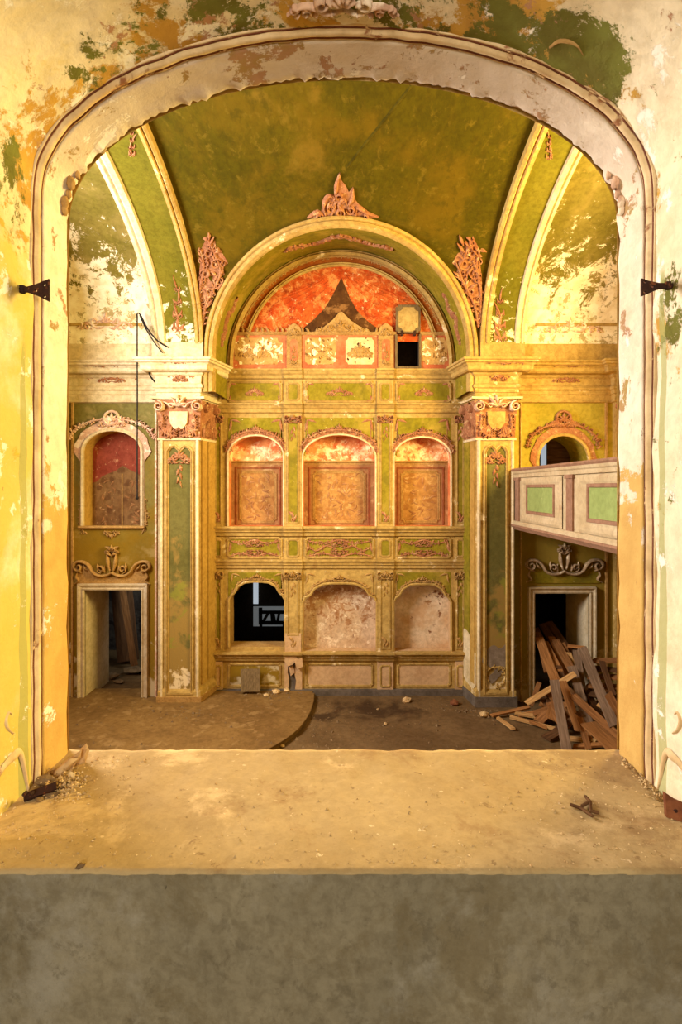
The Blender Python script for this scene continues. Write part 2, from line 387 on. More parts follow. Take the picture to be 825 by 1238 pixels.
class MB:
    def __init__(self):
        self.v, self.f = [], []

    def add(self, vs, fs):
        o = len(self.v)
        self.v.extend(Vector(p) for p in vs)
        self.f.extend(tuple(i + o for i in q) for q in fs)

    def grid(self, rows, cu=False, cv=False):
        n, m = len(rows), len(rows[0])
        vs = [p for r in rows for p in r]
        fs = []
        for i in range(n if cu else n - 1):
            for j in range(m if cv else m - 1):
                a, b = i, (i + 1) % n
                c, d = j, (j + 1) % m
                fs.append((a * m + c, a * m + d, b * m + d, b * m + c))
        self.add(vs, fs)

    def box(self, a, b):
        x0, y0, z0 = a
        x1, y1, z1 = b
        self.add([(x0, y0, z0), (x1, y0, z0), (x1, y1, z0), (x0, y1, z0), (x0, y0, z1), (x1, y0, z1), (x1, y1, z1), (x0, y1, z1)],
                 [(0, 3, 2, 1), (4, 5, 6, 7), (0, 1, 5, 4), (1, 2, 6, 5), (2, 3, 7, 6), (3, 0, 4, 7)])

    def sweep(self, path, prof, fn, closed=False):
        P = [Vector((p[0], p[1])) for p in path]
        n = len(P)
        rows = []
        for i in range(n):
            a = P[i] - P[i - 1] if (closed or i > 0) else P[1] - P[0]
            b = P[(i + 1) % n] - P[i] if (closed or i < n - 1) else P[-1] - P[-2]
            if a.length < 1e-9:
                a = b
            if b.length < 1e-9:
                b = a
            a, b = a.normalized(), b.normalized()
            na, nb = Vector((-a.y, a.x)), Vector((-b.y, b.x))
            nn = na + nb
            if nn.length < 1e-6:
                nn = na
            nn.normalize()
            k = 1.0 / max(0.35, nn.dot(na))
            rows.append([fn(P[i].x + nn.x * o * k, P[i].y + nn.y * o * k, w) for o, w in prof])
        self.grid(rows, cu=closed)

    def poly(self, outer, holes, fn, w):
        loops = [[Vector((p[0], p[1], 0)) for p in outer]] + [[Vector((p[0], p[1], 0)) for p in h] for h in holes]
        flat = [p for l in loops for p in l]
        tris = tessellate_polygon(loops)
        self.add([fn(p.x, p.y, w) for p in flat], [tuple(t) for t in tris])

    def wall(self, loop, fn, w0, w1):
        n = len(loop)
        self.grid([[fn(p[0], p[1], w0), fn(p[0], p[1], w1)] for p in loop], cu=True)

    def prism(self, loop, fn, w0, w1, holes=()):
        self.poly(loop, holes, fn, w1)
        self.wall(loop, fn, w0, w1)
        for h in holes:
            self.wall(h, fn, w0, w1)

    def tube(self, pts, rad, n=6):
        P = [Vector(p) for p in pts]
        rows = []
        for i, p in enumerate(P):
            t = (P[min(i + 1, len(P) - 1)] - P[max(i - 1, 0)]).normalized()
            up = Vector((0, 0, 1)) if abs(t.z) < 0.9 else Vector((1, 0, 0))
            s = t.cross(up).normalized()
            q = s.cross(t)
            r = rad[i] if isinstance(rad, (list, tuple)) else rad
            rows.append([p + (s * math.cos(a) + q * math.sin(a)) * r for a in [2 * math.pi * j / n for j in range(n)]])
        self.grid(rows, cv=True)
        o = len(self.v)
        self.f.append(tuple(range(o - n, o)))
        self.f.append(tuple(range(o - len(P) * n, o - len(P) * n + n)))

    def stroke(self, pts, width, fn, h, taper=(0.35, 1.0, 0.25), n=4, raw=False):
        P = pts if raw else smooth_path([(p[0], p[1], 0) for p in pts], n)
        m = len(P)
        rows = []
        for i in range(m):
            a = P[min(i + 1, m - 1)] - P[max(i - 1, 0)]
            if a.length < 1e-9:
                a = Vector((1, 0, 0))
            a.normalize()
            nx, ny = -a.y, a.x
            t = i / (m - 1)
            k = taper[0] + (taper[1] - taper[0]) * min(1, t * 2.2) if t < 0.4545 else taper[1] + (taper[2] - taper[1]) * ((t - 0.4545) / 0.5455)
            ww = width * k * 0.5
            hh = h * (0.4 + 0.6 * k)
            rows.append([fn(P[i].x + nx * o * ww, P[i].y + ny * o * ww, z * hh) for o, z in ((-1, 0), (-0.6, 0.75), (0, 1), (0.6, 0.75), (1, 0))])
        self.grid(rows)

    def build(self, name, mat, parent=None, smooth=False, origin=None):
        off = Vector((0, 0, 0))
        if parent is not None:
            off = WLOC.get(parent.name, Vector((0, 0, 0)))
        elif origin is not None:
            off = Vector(origin)
        me = bpy.data.meshes.new(name)
        me.from_pydata([tuple(p - off) for p in self.v], [], self.f)
        me.materials.append(M[mat] if isinstance(mat, str) else mat)
        if smooth:
            for p in me.polygons:
                p.use_smooth = True
        me.update()
        o = bpy.data.objects.new(name, me)
        COL.objects.link(o)
        if parent is not None:
            o.parent = parent
            WLOC[o.name] = off
        else:
            o.location = off
            WLOC[o.name] = off
        return o


WLOC = {}


def empty(name, loc):
    o = bpy.data.objects.new(name, None)
    COL.objects.link(o)
    o.location = loc
    o.empty_display_size = 0.1
    WLOC[o.name] = Vector(loc)
    return o


def tag(o, label, cat, group=None, kind=None):
    o['label'] = label
    o['category'] = cat
    if group:
        o['group'] = group
    if kind:
        o['kind'] = kind
    return o


def rect(x0, y0, x1, y1):
    return [(x0, y0), (x1, y0), (x1, y1), (x0, y1)]


def notched(x0, y0, x1, y1, r, n=4):
    out = []
    for cx, cy, a0 in ((x0, y0, 90), (x1, y0, 180), (x1, y1, 270), (x0, y1, 0)):
        for i in range(n + 1):
            a = math.radians(a0 - 90 * i / n)
            out.append((cx + r * math.cos(a), cy + r * math.sin(a)))
    return out


def arch_loop(x0, x1, ytop, yspring, ybot, n=16, p=2.0):
    cx, rx, ry = (x0 + x1) / 2, (x1 - x0) / 2, yspring - ytop
    out = [(x0, ybot)]
    for i in range(n + 1):
        a = math.pi - math.pi * i / n
        c, s = math.cos(a), math.sin(a)
        out.append((cx + rx * math.copysign(abs(c) ** (2 / p), c), yspring - ry * abs(s) ** (2 / p)))
    out.append((x1, ybot))
    return out


def spiral(cx, cy, r0, a0, turns, sgn=1, k=0.22, n=14):
    out = []
    for i in range(n + 1):
        t = i / n
        r = r0 * (1 - t) + r0 * k * t
        a = math.radians(a0) + sgn * turns * 2 * math.pi * t
        out.append(Vector((cx + r * math.cos(a), cy + r * math.sin(a), 0)))
    return out


def leaf(mb, fn, x, y, ang, Ln, wd, h, curl=0.5):
    a = math.radians(ang)
    pts = []
    px, py = x, y
    for i in range(5):
        pts.append((px, py))
        px += math.cos(a) * Ln / 4
        py -= math.sin(a) * Ln / 4
        a += curl / 4
    mb.stroke(pts, wd, fn, h, taper=(0.45, 1.0, 0.12), n=3)


def rocaille(mb, fn, cx, cy, w, h, seed=0, rel=0.035, flip=1):
    """symmetrical stucco ornament: shell, paired scrolls, curling leaves (pixel units on the carrying plane)"""
    rnd = random.Random(seed)
    s = min(w, h)
    if h > 1.5 * w:
        # tall ornament: alternating scrolls climbing an axis
        n = max(3, int(h / w * 1.6))
        y0 = cy + h / 2
        for i in range(n):
            t = i / n
            k = (1 - 0.65 * t)
            y = y0 - h * (t + 0.1)
            for sg in (-1, 1):
                mb.stroke(spiral(cx + sg * w * 0.20 * k, y, w * 0.20 * k, 90, 1.1, sg), w * 0.13 * k, fn, rel, raw=True)
                leaf(mb, fn, cx + sg * w * 0.1 * k, y, 90 - sg * rnd.uniform(30, 60), w * 0.5 * k, w * 0.17 * k, rel, sg * rnd.uniform(0.6, 1.6))
            leaf(mb, fn, cx, y, 90 + rnd.uniform(-25, 25), h / n * 1.2, w * 0.2 * k, rel * 1.2, rnd.uniform(-0.8, 0.8))
        return
    for i in range(5):
        a = 90 + (i - 2) * 30
        leaf(mb, fn, cx, cy + flip * h * 0.06, a * flip, h * (0.42 - 0.07 * abs(i - 2)), s * 0.17, rel * 1.3, (i - 2) * 0.5)
    for sg in (-1, 1):
        mb.stroke([(cx, cy + flip * h * 0.22), (cx + sg * w * 0.14, cy + flip * h * 0.30), (cx + sg * w * 0.28, cy + flip * h * 0.08), (cx + sg * w * 0.40, cy + flip * h * 0.12), (cx + sg * w * 0.5, cy + flip * h * 0.30)], s * 0.13, fn, rel)
        mb.stroke(spiral(cx + sg * w * 0.19, cy + flip * h * 0.02, s * 0.17, 180 if sg > 0 else 0, 1.2, -sg * flip), s * 0.12, fn, rel * 1.2, raw=True)
        mb.stroke(spiral(cx + sg * w * 0.33, cy + flip * h * 0.22, s * 0.12, 90, 1.2, sg * flip), s * 0.09, fn, rel, raw=True)
        mb.stroke(spiral(cx + sg * w * 0.43, cy + flip * h * 0.14, s * 0.10, 0 if sg > 0 else 180, 1.2, sg * flip), s * 0.08, fn, rel, raw=True)
        for j in range(4):
            t = 0.2 + 0.2 * j + rnd.uniform(-0.04, 0.04)
            leaf(mb, fn, cx + sg * w * 0.5 * t, cy + flip * h * (0.08 + 0.12 * t), (90 - sg * (20 + 50 * t + rnd.uniform(-20, 20))) * flip, h * rnd.uniform(0.14, 0.24) * (1.15 - t * 0.5), s * 0.12, rel, -sg * rnd.uniform(0.8, 1.8))
            leaf(mb, fn, cx + sg * w * 0.5 * t, cy + flip * h * 0.24, (-90 + sg * (20 + 40 * t + rnd.uniform(-15, 15))) * flip, h * rnd.uniform(0.10, 0.2), s * 0.10, rel, sg * rnd.uniform(0.5, 1.5))


def garland(mb, fn, path, wd, rel, seed, step=3.0, Ln=5.0, side=0):
    """curling scroll-work along a path"""
    rnd = random.Random(seed)
    P = smooth_path([(p[0], p[1], 0) for p in path], 10)
    mb.stroke(P, wd, fn, rel, taper=(0.7, 1, 0.7), raw=True)
    acc, nxt, sgn = 0, step * 0.5, 1
    for i in range(1, len(P)):
        d = P[i] - P[i - 1]
        acc += d.length
        if acc >= nxt:
            acc, nxt = 0, step * rnd.uniform(0.5, 1.3)
            base = math.degrees(math.atan2(-d.y, d.x))
            for sg in ((1, -1) if side == 0 else (side,)):
                q = rnd.random()
                nx, ny = -math.sin(math.radians(base)) * sg, -math.cos(math.radians(base)) * sg
                if q < 0.35:
                    r = Ln * rnd.uniform(0.18, 0.34)
                    mb.stroke(spiral(P[i].x + nx * r, P[i].y + ny * r, r, rnd.uniform(0, 360), 1.1, rnd.choice((-1, 1)), 0.25, 9), wd * 0.55, fn, rel, raw=True)
                elif q < 0.9:
                    leaf(mb, fn, P[i].x, P[i].y, base + sg * rnd.uniform(25, 80), Ln * rnd.uniform(0.4, 0.9), wd * rnd.uniform(0.7, 1.1), rel * rnd.uniform(0.7, 1.2), sg * rnd.uniform(-2.0, 2.0))


FRAME = [(-1.4, 0.0), (-1.2, 0.018), (-0.3, 0.026), (0.4, 0.014), (0.7, 0.024), (1.2, 0.018), (1.4, 0.0)]


def prof(scale_px, rel, base=FRAME):
    return [(o * scale_px, w / 0.026 * rel) for o, w in base]


def panel(parent, fn, loop, field, frame, fw=1.0, rel=0.026, w=0.006, name='panel', mname='panel_moulding'):
    m = MB()
    m.prism(loop, fn, -0.004, w)
    p = m.build(name, field, parent)
    if frame:
        m = MB()
        m.sweep(loop, prof(fw, rel), fn, closed=True)
        m.build(mname, frame, p)
    return p


# ------------------------------------------------------------------ vault surface
VA = (DP - 2.05) / 2
VB = 148 * U
YC = DP - VA
ZS = H + 173 * U


def vault_pt(px, py, w=0.0):
    kx, kz = (px - CX) / F, (CY - py) / F
    zs = ZS - H
    A = 1 / VA ** 2 + kz * kz / VB ** 2
    B = -2 * (YC / VA ** 2 + kz * zs / VB ** 2)
    C = YC ** 2 / VA ** 2 + zs ** 2 / VB ** 2 - 1
    q = B * B - 4 * A * C
    d = (-B + math.sqrt(max(q, 0))) / (2 * A)
    if kz * d < zs:
        d = DP
        return Vector((kx * d, d - w, H + kz * d))
    p = Vector((kx * d, d, H + kz * d))
    n = -Vector((0, (p.y - YC) / VA ** 2, (p.z - ZS) / VB ** 2)).normalized()
    return p + n * w


VM = lambda u, v, w: vault_pt(u, v, w)


def VX(x, t, w=0.0):
    p = Vector((x, YC + VA * math.cos(t), ZS + VB * math.sin(t)))
    n = -Vector((0, math.cos(t) / VA, math.sin(t) / VB)).normalized()
    return p + n * w


# ------------------------------------------------------------------ SETTING: floor, dais
m = MB()
ny, nx = 50, 60
m.grid([[(-9 + 18 * j / nx, 2.05 + 13.5 * i / ny, 0.02 * noise.noise((j * 0.45, i * 0.45, 0))) for j in range(nx + 1)] for i in range(ny + 1)])
floor = m.build('floor', 'floor', smooth=True)
tag(floor, 'dusty dark earthen floor of the church below the ledge', 'floor', kind='structure')

edge_px = [(378, 838), (377, 848), (371, 864), (357, 882), (335, 898), (308, 912), (270, 930), (200, 950)]
edge = []
for p in smooth_path([(a, b, 0) for a, b in edge_px], 6):
    d = (H - 0.10) * F / (p.y - CY)
    edge.append(((p.x - CX) * d / F, d))
loop = [(-XS, DB + 0.05), (edge[0][0], DB + 0.05)] + edge + [(-XS, edge[-1][1])]
m = MB()
top = lambda u, v, w: (u, v, w)
m.prism(loop, top, -0.05, 0.10)
dais = m.build('floor_platform', 'dais')
tag(dais, 'low raised floor platform with a curved front edge', 'platform', kind='structure')
m = MB()
m.sweep(edge, [(-0.02, 0.06), (-0.02, 0.106), (0.03, 0.106), (0.04, 0.1)], top)
m.build('edge_board', 'dais', dais)

# ------------------------------------------------------------------ WALL FRONT with the window tunnel
def tunnel_path(n=180, grow=0.0):
    P = []
    zc = H + (590 - 265) * D2 / F
    rx, rz = XJ + grow, 175 * D2 / F + grow
    for i in range(25):
        P.append((-rx, ZL - 0.008 + (zc - ZL + 0.008) * i / 25))
    for i in range(n + 1):
        a = math.pi - math.pi * i / n
        P.append((rx * math.cos(a), zc + rz * math.sin(a)))
    for i in range(25):
        P.append((rx, zc - (zc - ZL + 0.008) * (i + 1) / 25))
    return P


TP = tunnel_path()
TN = []
for i in range(len(TP)):
    a = Vector(TP[max(i - 1, 0)])
    b = Vector(TP[min(i + 1, len(TP) - 1)])
    t = (b - a).normalized()
    TN.append((t.y, -t.x))      # inward


def T(i, y, w):
    p, n = TP[i], TN[i]
    return (p[0] + n[0] * w, y, p[1] + n[1] * w)


m = MB()
hole = [(p[0], p[1]) for p in TP]
m.poly([(-XS, -0.0), (XS, 0.0), (XS, 10.2), (-XS, 10.2)], [hole], lambda u, v, w: (u, w, v), D2 + 0.03)
wf = m.build('wall_front', 'cream')
tag(wf, 'thick near wall pierced by the large arched window opening', 'wall', kind='structure')
m = MB()
m.poly([(-2.6, H - 1.6), (2.6, H - 1.6), (2.6, H + 2.0), (-2.6, H + 2.0)], [hole], lambda u, v, w: (u, w, v), D1)
m.build('parapet_face', 'parapet', wf)
# outer lining
ys = [1.40 + 0.405 * i / 16 for i in range(17)]
m = MB()
rows = []
for i in range(len(TP)):
    rows.append([T(i, y, 0.010 * noise.noise((TP[i][0] * 5, y * 5, TP[i][1] * 5)) + 0.004 * noise.noise((TP[i][0] * 19, y * 19, TP[i][1] * 19))) for y in ys])
m.grid(rows)
m.build('tunnel_lining', 'jamb', wf, smooth=True)
# band at the church side with a broken edge
m = MB()
rows = []
for i in range(len(TP)):
    nzv = noise.noise((TP[i][0] * 14, 3.3, TP[i][1] * 14))
    n2 = noise.noise((TP[i][0] * 47, 7.3, TP[i][1] * 47))
    top_k = max(0.0, min(1.0, (TP[i][1] - (H + 0.6)) / 0.6))
    e = 0.003 * nzv + 0.003 * n2 + (0.004 * nzv + 0.012 * max(0.0, n2)) * top_k
    r = [T(i, 1.858, -0.004), T(i, 1.862, 0.005)]
    for k in range(7):
        y = 1.875 + 0.14 * k / 6
        r.append(T(i, y, 0.006 + 0.004 * noise.noise((TP[i][0] * 12, y * 12, TP[i][1] * 12)) + (e if k == 6 else e * 0.4 if k == 5 else 0)))
    r.append(T(i, 2.026 + 0.012 * n2, 0.004 + e))
    r.append(T(i, 2.06, -0.02))
    rows.append(r)
m.grid(rows)
m.build('arch_band', 'band', wf, smooth=True)
# double moulding
for nm, mt, pr in (('arch_groove', 'groove', [(1.806, 0.0), (1.808, 0.003), (1.813, 0.003), (1.815, -0.002)]),
                   ('arch_bead', 'bead', [(1.796, -0.014), (1.801, 0.001), (1.803, 0.002), (1.806, 0.001), (1.816, 0.003), (1.820, 0.009), (1.828, 0.012), (1.838, 0.010), (1.844, 0.004), (1.850, 0.002), (1.863, 0.002)]),
                   ('arch_groove', 'groove', [(1.845, 0.003), (1.848, 0.006), (1.852, 0.006), (1.855, 0.002)])):
    m = MB()
    m.grid([[T(i, y, w + 0.004 * noise.noise((TP[i][0] * 15, 1.0, TP[i][1] * 15))) for y, w in pr] for i in range(len(TP))])
    m.build(nm, mt, wf, smooth=True)
# ledge
m = MB()
nx, ny = 90, 34
rows = []
for i in range(ny + 1):
    y = D1 - 0.004 + (2.052 - D1) * i / ny
    rows.append([(-1.02 + 2.04 * j / nx, y + (0.006 * noise.noise((j * 0.7, 2.2, 0)) if i in (0, ny) else 0), ZL + 0.004 * noise.noise((j * 0.3, i * 0.3, 1.0)) + 0.0025 * noise.noise((j * 1.1, i * 1.1, 4.0)) - (0.003 if i == 0 else 0)) for j in range(nx + 1)])
rows.insert(0, [(p[0], D1 + 0.004, ZL - 0.014) for p in rows[0]])
rows.append([(p[0], 2.056, ZL - 0.1) for p in rows[-1]])
m.grid(rows)
m.build('ledge', 'ledge', wf, smooth=True)
# stucco left on the tunnel lining
def TJ(side):
    # mapping on a jamb: u = depth, v = height above the eye line, w = proud
    return lambda u, v, w: (side * (XJ - w), u, H - v)


def TS(u, v, w):
    # mapping on the crown of the tunnel: u = x, v = depth
    zc = H + 325 * D2 / F
    rz = 175 * D2 / F
    k = math.sqrt(max(0.0, 1 - (u / XJ) ** 2))
    return (u, v, zc + rz * k - w)


m = MB()
rocaille(m, TS, 0.0, 1.71, 0.34, 0.14, 3, 0.022)
m.build('crown_stucco', 'pink_pale', wf, smooth=True)
m = MB()
m.stroke([(0.62, 1.74), (0.64, 1.70), (0.68, 1.69), (0.71, 1.71)], 0.012, TS, 0.012)
m.build('stucco_scroll', 'tan_stucco', wf, smooth=True)
for sd in (-1, 1):
    m = MB()
    fn = TJ(sd)
    m.stroke([(1.78, 0.93), (1.74, 0.80), (1.70, 0.79), (1.64, 0.80), (1.58, 0.84)], 0.030, fn, 0.010)
    m.stroke([(1.70, 0.72), (1.675, 0.70), (1.66, 0.67), (1.675, 0.65), (1.69, 0.66)], 0.016, fn, 0.008)
    m.build('stucco_scroll', 'bead', wf, smooth=True)
    m = MB()
    for k, (yy, vv, r) in enumerate(((1.99, -0.955, 0.015), (1.985, -0.985, 0.018), (1.995, -1.02, 0.014), (1.985, -1.055, 0.020), (2.0, -1.085, 0.012))):
        idx = min(range(len(TP)), key=lambda i: abs(TP[i][1] - (H - vv)) + (10 if TP[i][0] * sd < 0 else 0))
        c = Vector(T(idx, yy, 0.012))
        m.grid([[c + Vector((math.cos(a) * math.cos(b) * r * 0.7, math.sin(a) * math.cos(b) * r, math.sin(b) * r * 1.25 * (1 + 0.6 * noise.noise((a * 1.7, b * 2.0, k * 3.1))))) for a in [2 * math.pi * q / 8 for q in range(8)]] for b in [-1.5, -0.9, -0.3, 0.3, 0.9, 1.5]], cv=True)
    m.build('broken_stucco', 'tan_stucco' if sd < 0 else 'pink_pale', wf, smooth=True)

# small room the camera stands in
m = MB()
x, z0, z1, y0 = 2.6, H - 1.6, H + 2.0, -3.0
m.add([(-x, y0, z0), (x, y0, z0), (x, D1, z0), (-x, D1, z0), (-x, y0, z1), (x, y0, z1), (x, D1, z1), (-x, D1, z1)],
      [(0, 1, 2, 3), (4, 5, 6, 7), (0, 3, 7, 4), (1, 2, 6, 5), (0, 1, 5, 4)])
wr = m.build('wall_room', 'parapet')
tag(wr, 'plain grey walls of the small room in front of the opening', 'wall', kind='structure')

# ------------------------------------------------------------------ side walls of the church with big windows
for sd, nm, lb in ((-1, 'wall_side_left', 'side wall of the church at the end of the niche bay'), (1, 'wall_side_right', 'side wall of the church behind the balcony')):
    m = MB()
    outer = [(2.05, -0.05), (DBAY + 0.1, -0.05), (DBAY + 0.1, ZS)]
    for i in range(1, 32):
        t = math.pi * i / 32
        outer.append((YC + (VA + 0.12) * math.cos(t), ZS + (VB + 0.12) * math.sin(t)))
    outer.append((2.05, ZS))
    win = arch_loop(WY0, WY1, WZ1, WZ1 - 0.9, WZ0)
    win = [(a, b) for a, b in win]
    wl = arch_loop(WY0, WY1, -WZ1, -(WZ1 - 0.9), -WZ0)
    wl = [(a, -b) for a, b in wl]
    m.poly(outer, [wl], lambda u, v, w, s=sd: (s * (XS + w), u, v), 0.0)
    m.wall(wl, lambda u, v, w, s=sd: (s * (XS + w), u, v), 0.0, 0.5)
    o = m.build(nm, 'green_bay')
    tag(o, lb, 'wall', kind='structure')

# ------------------------------------------------------------------ ceiling: barrel vault, ribs, bays
def xcol(x0, x1, n):
    return [x0 + (x1 - x0) * i / n for i in range(n + 1)]


ARC = (412.5, 429.0, 165.5, 167.0)


def arc_px(r, ph, c=None):
    c = c or ARC
    return (c[0] + (c[2] + r) * math.cos(ph), c[1] - (c[3] + r) * math.sin(ph))


A3 = [vault_pt(*arc_px(0, math.pi * i / 120)) for i in range(121)]


def t_start(x):
    best = 0.0
    for i in range(120):
        a, b = A3[i], A3[i + 1]
        if min(a.x, b.x) <= x <= max(a.x, b.x):
            k = (x - a.x) / (b.x - a.x) if abs(b.x - a.x) > 1e-9 else 0
            z = a.z + (b.z - a.z) * k
            best = max(best, math.asin(max(0.0, min(1.0, (z - ZS) / VB))))
    return best


XL = [(-225, -214, -178, -168), None]
ribs = {'left': ((186 - CX) * U, (202 - CX) * U, (237 - CX) * U, (247 - CX) * U), 'right': ((633 - CX) * U, (621 - CX) * U, (592 - CX) * U, (580 - CX) * U)}
m = MB()
rows = []
xs = xcol(ribs['left'][3], ribs['right'][3], 150)
for x in xs:
    t0 = t_start(x)
    rows.append([VX(x, t0 + (math.pi - t0) * k / 60) for k in range(61)])
m.grid(rows)
# strip of wall between springing and cornice at the sides of the arch
ceil = m.build('ceiling', 'olive', smooth=True)
tag(ceil, 'olive green painted barrel vault over the church', 'ceiling', kind='structure')
for sd in ('left', 'right'):
    a, b, c, d = ribs[sd]
    s = 1 if sd == 'left' else -1
    xo = -XS if sd == 'left' else XS
    m = MB()
    m.grid([[VX(x, math.pi * k / 60) for k in range(61)] for x in xcol(xo, a, 14)])
    bay = m.build('bay_vault', 'bay_vault', ceil, smooth=True)
    m = MB()
    ax = xo + s * 0.28
    aa = a - s * 0.22
    tt = [0.16 + (math.pi - 0.32) * k / 50 for k in range(51)]
    for x in (ax,):
        m.grid([[VX(x + o, t, w) for o, w in ((-0.03, 0), (-0.02, 0.03), (0.02, 0.03), (0.03, 0))] for t in tt])
    m.grid([[VX(x, 0.16 + o, w) for o, w in ((-0.012, 0), (-0.008, 0.02), (0.008, 0.02), (0.012, 0))] for x in (ax, aa)])
    m.build('bay_moulding', 'cream', bay, smooth=True)
    for nm, x0, x1, mt, pr in (('rib_moulding', a, b, 'cream_light', ((0, 0.0), (0.04, 0.10), (0.3, 0.12), (0.45, 0.09), (0.6, 0.13), (0.92, 0.12), (1, 0.07))),
                               ('rib_field', b, c, 'rib_green', ((0, 0.07), (1, 0.07))),
                               ('rib_moulding', c, d, 'cream', ((0, 0.07), (0.08, 0.12), (0.4, 0.13), (0.55, 0.09), (0.7, 0.12), (0.95, 0.10), (1, 0.0)))):
        m = MB()
        m.grid([[VX(x0 + (x1 - x0) * q, math.pi * k / 70, w) for q, w in pr] for k in range(71)])
        m.build(nm, mt, ceil, smooth=(nm == 'rib_field'))
    # attic strip between cornice and springing
    m = MB()
    m.box((min(xo, d), DP - 0.012, 6.80), (max(xo, d), DBAY + 0.3, ZS + 0.02))
    m.box((min(a, d), DP - 0.11, 6.80), (max(a, d), DP, ZS + 0.03))
    m.build('attic_strip', 'cream_light' if sd == 'left' else 'cream', ceil)
# stucco on ribs and bays
for cx, cy, w, h, sd, mt in ((216, 372, 22, 66, 1, 'pink'), (604, 386, 24, 62, 2, 'pink'), (128, 388, 70, 30, 3, 'pink_pale'), (690, 393, 80, 28, 4, 'pink_pale'),
                             (160, 168, 12, 34, 5, 'pink'), (664, 172, 12, 34, 6, 'pink')):
    m = MB()
    fn = (lambda u, v, w: vault_pt(u, v, w + 0.07)) if w < 40 else VM
    rocaille(m, fn, cx, cy, w, h, sd, 0.03)
    m.build('vault_stucco', mt, ceil, smooth=True)
for sx in (-1, 1):
    # tall spandrel ornaments beside the arch
    cx = 254 if sx < 0 else 569
    Q = lambda a, b: (cx + sx * a, b)
    m = MB()
    loop = [Q(*p) for p in ((10, 300), (3, 285), (0, 296), (-6, 290), (-8, 304), (-15, 306), (-22, 318), (-15, 324), (-18, 332), (-10, 336), (-12, 346), (-4, 352), (-2, 366), (4, 374), (8, 398), (12, 372), (14, 340))]
    m.prism(loop, VM, -0.02, 0.008)
    m.build('spandrel_stucco', 'pink', ceil)
    m = MB()
    rnd = random.Random(20 + sx)
    garland(m, VM, [Q(9, 396), Q(5, 370), Q(-4, 350), Q(-13, 328), Q(-6, 306), Q(2, 288)], 4.5, 0.07, 7 + sx, 5, 13)
    garland(m, VM, [Q(12, 390), Q(12, 350), Q(7, 322), Q(11, 300)], 4.5, 0.07, 9 + sx, 6, 11)
    for (a, b2, r, a0, sg) in ((-8, 318, 8, 0, 1), (5, 330, 7, 180, -1), (0, 352, 6, 90, 1), (2, 304, 6, 270, -1), (8, 370, 5, 0, 1)):
        m.stroke(spiral(cx + sx * a, b2, r, a0, 1.2, sg * sx), 3.6, VM, 0.09, raw=True)
    for k in range(9):
        leaf(m, VM, cx + sx * rnd.uniform(-12, 8), 296 + k * 9, 90 + sx * rnd.uniform(-60, 60), rnd.uniform(9, 16), 4.5, 0.07, rnd.uniform(-1.6, 1.6))
    m.build('spandrel_scrolls', 'pink', ceil, smooth=True)
    m = MB()
    m.prism([(p.x, p.y) for p in smooth_path([(cx - sx * 4, 324, 0), (cx + sx * 2, 314, 0), (cx + sx * 3, 330, 0), (cx - sx * 2, 340, 0)], 4, True)], VM, 0, 0.014)
    m.build('spandrel_medallion', 'olive', ceil)
# crest over the arch
m = MB()
loop = [(372, 262), (380, 254), (388, 258), (392, 240), (396, 234), (404, 236), (408, 224), (411, 208), (413, 218), (418, 224), (422, 232), (427, 226), (430, 242), (437, 250), (446, 258), (456, 262), (440, 266), (412, 264), (390, 266)]
m.prism(loop, VM, -0.02, 0.015)
m.build('crest_stucco', 'pink', ceil)
m = MB()
for pts in ([(372, 263), (384, 256), (394, 262)], [(394, 262), (392, 246), (398, 236), (406, 240)], [(406, 240), (407, 224), (411, 209)], [(414, 262), (410, 246), (416, 240), (420, 248)],
            [(420, 248), (426, 240), (427, 227)], [(430, 262), (432, 250), (444, 257), (458, 262)], [(400, 262), (404, 250), (399, 243)], [(424, 262), (436, 254)]):
    m.stroke(pts, 6, VM, 0.06)
for (a, b2, r, a0, sg) in ((400, 250, 6, 0, 1), (424, 252, 6, 180, -1), (411, 236, 5, 90, 1), (386, 260, 4, 0, 1), (442, 260, 4, 180, -1), (411, 256, 7, 90, -1)):
    m.stroke(spiral(a, b2, r, a0, 1.2, sg), 3.0, VM, 0.08, raw=True)
rnd = random.Random(4)
for k in range(12):
    leaf(m, VM, 412 + rnd.uniform(-16, 16), 240 + rnd.uniform(0, 20), 90 + rnd.uniform(-60, 60), rnd.uniform(8, 13), 3.6, 0.06, rnd.uniform(-1.6, 1.6))
m.build('crest_scrolls', 'pink', ceil, smooth=True)
m = MB()
m.stroke([(502, 98), (480, 126), (461, 150), (440, 176), (420, 202)], 3.6, VM, 0.010, taper=(1, 1, 0.8))
m.build('vault_crack', 'crack', ceil)

# ------------------------------------------------------------------ WALL BACK: arch, lunette, niches
fb = FP(DB)
ARCB = (412.5, 440.0, 138.0, 138.0)
m = MB()
outer = [(245, 845), (245, 440)]
outer = [(240, 850)] + [arc_px(14, math.pi - math.pi * i / 40, ARCB) for i in range(41)] + [(580, 850)]
lo_head = lambda x0, x1, yt, ys, yb: [(x0, yb), (x0, ys + 8), (x0 + 3, ys + 3), (x0 + (x1 - x0) * 0.10, ys), (x0 + (x1 - x0) * 0.16, yt + (ys - yt) * 0.45), (x0 + (x1 - x0) * 0.28, yt + 1), (x0 + (x1 - x0) * 0.40, yt), (x0 + (x1 - x0) * 0.60, yt),
                                      (x0 + (x1 - x0) * 0.72, yt + 1), (x0 + (x1 - x0) * 0.84, yt + (ys - yt) * 0.45), (x0 + (x1 - x0) * 0.90, ys), (x1 - 3, ys + 3), (x1, ys + 8), (x1, yb)]
up_n = [arch_loop(276.5, 342.5, 527, 551, 636), arch_loop(366.5, 454, 526, 553, 636), arch_loop(477, 545, 529, 553, 636)]
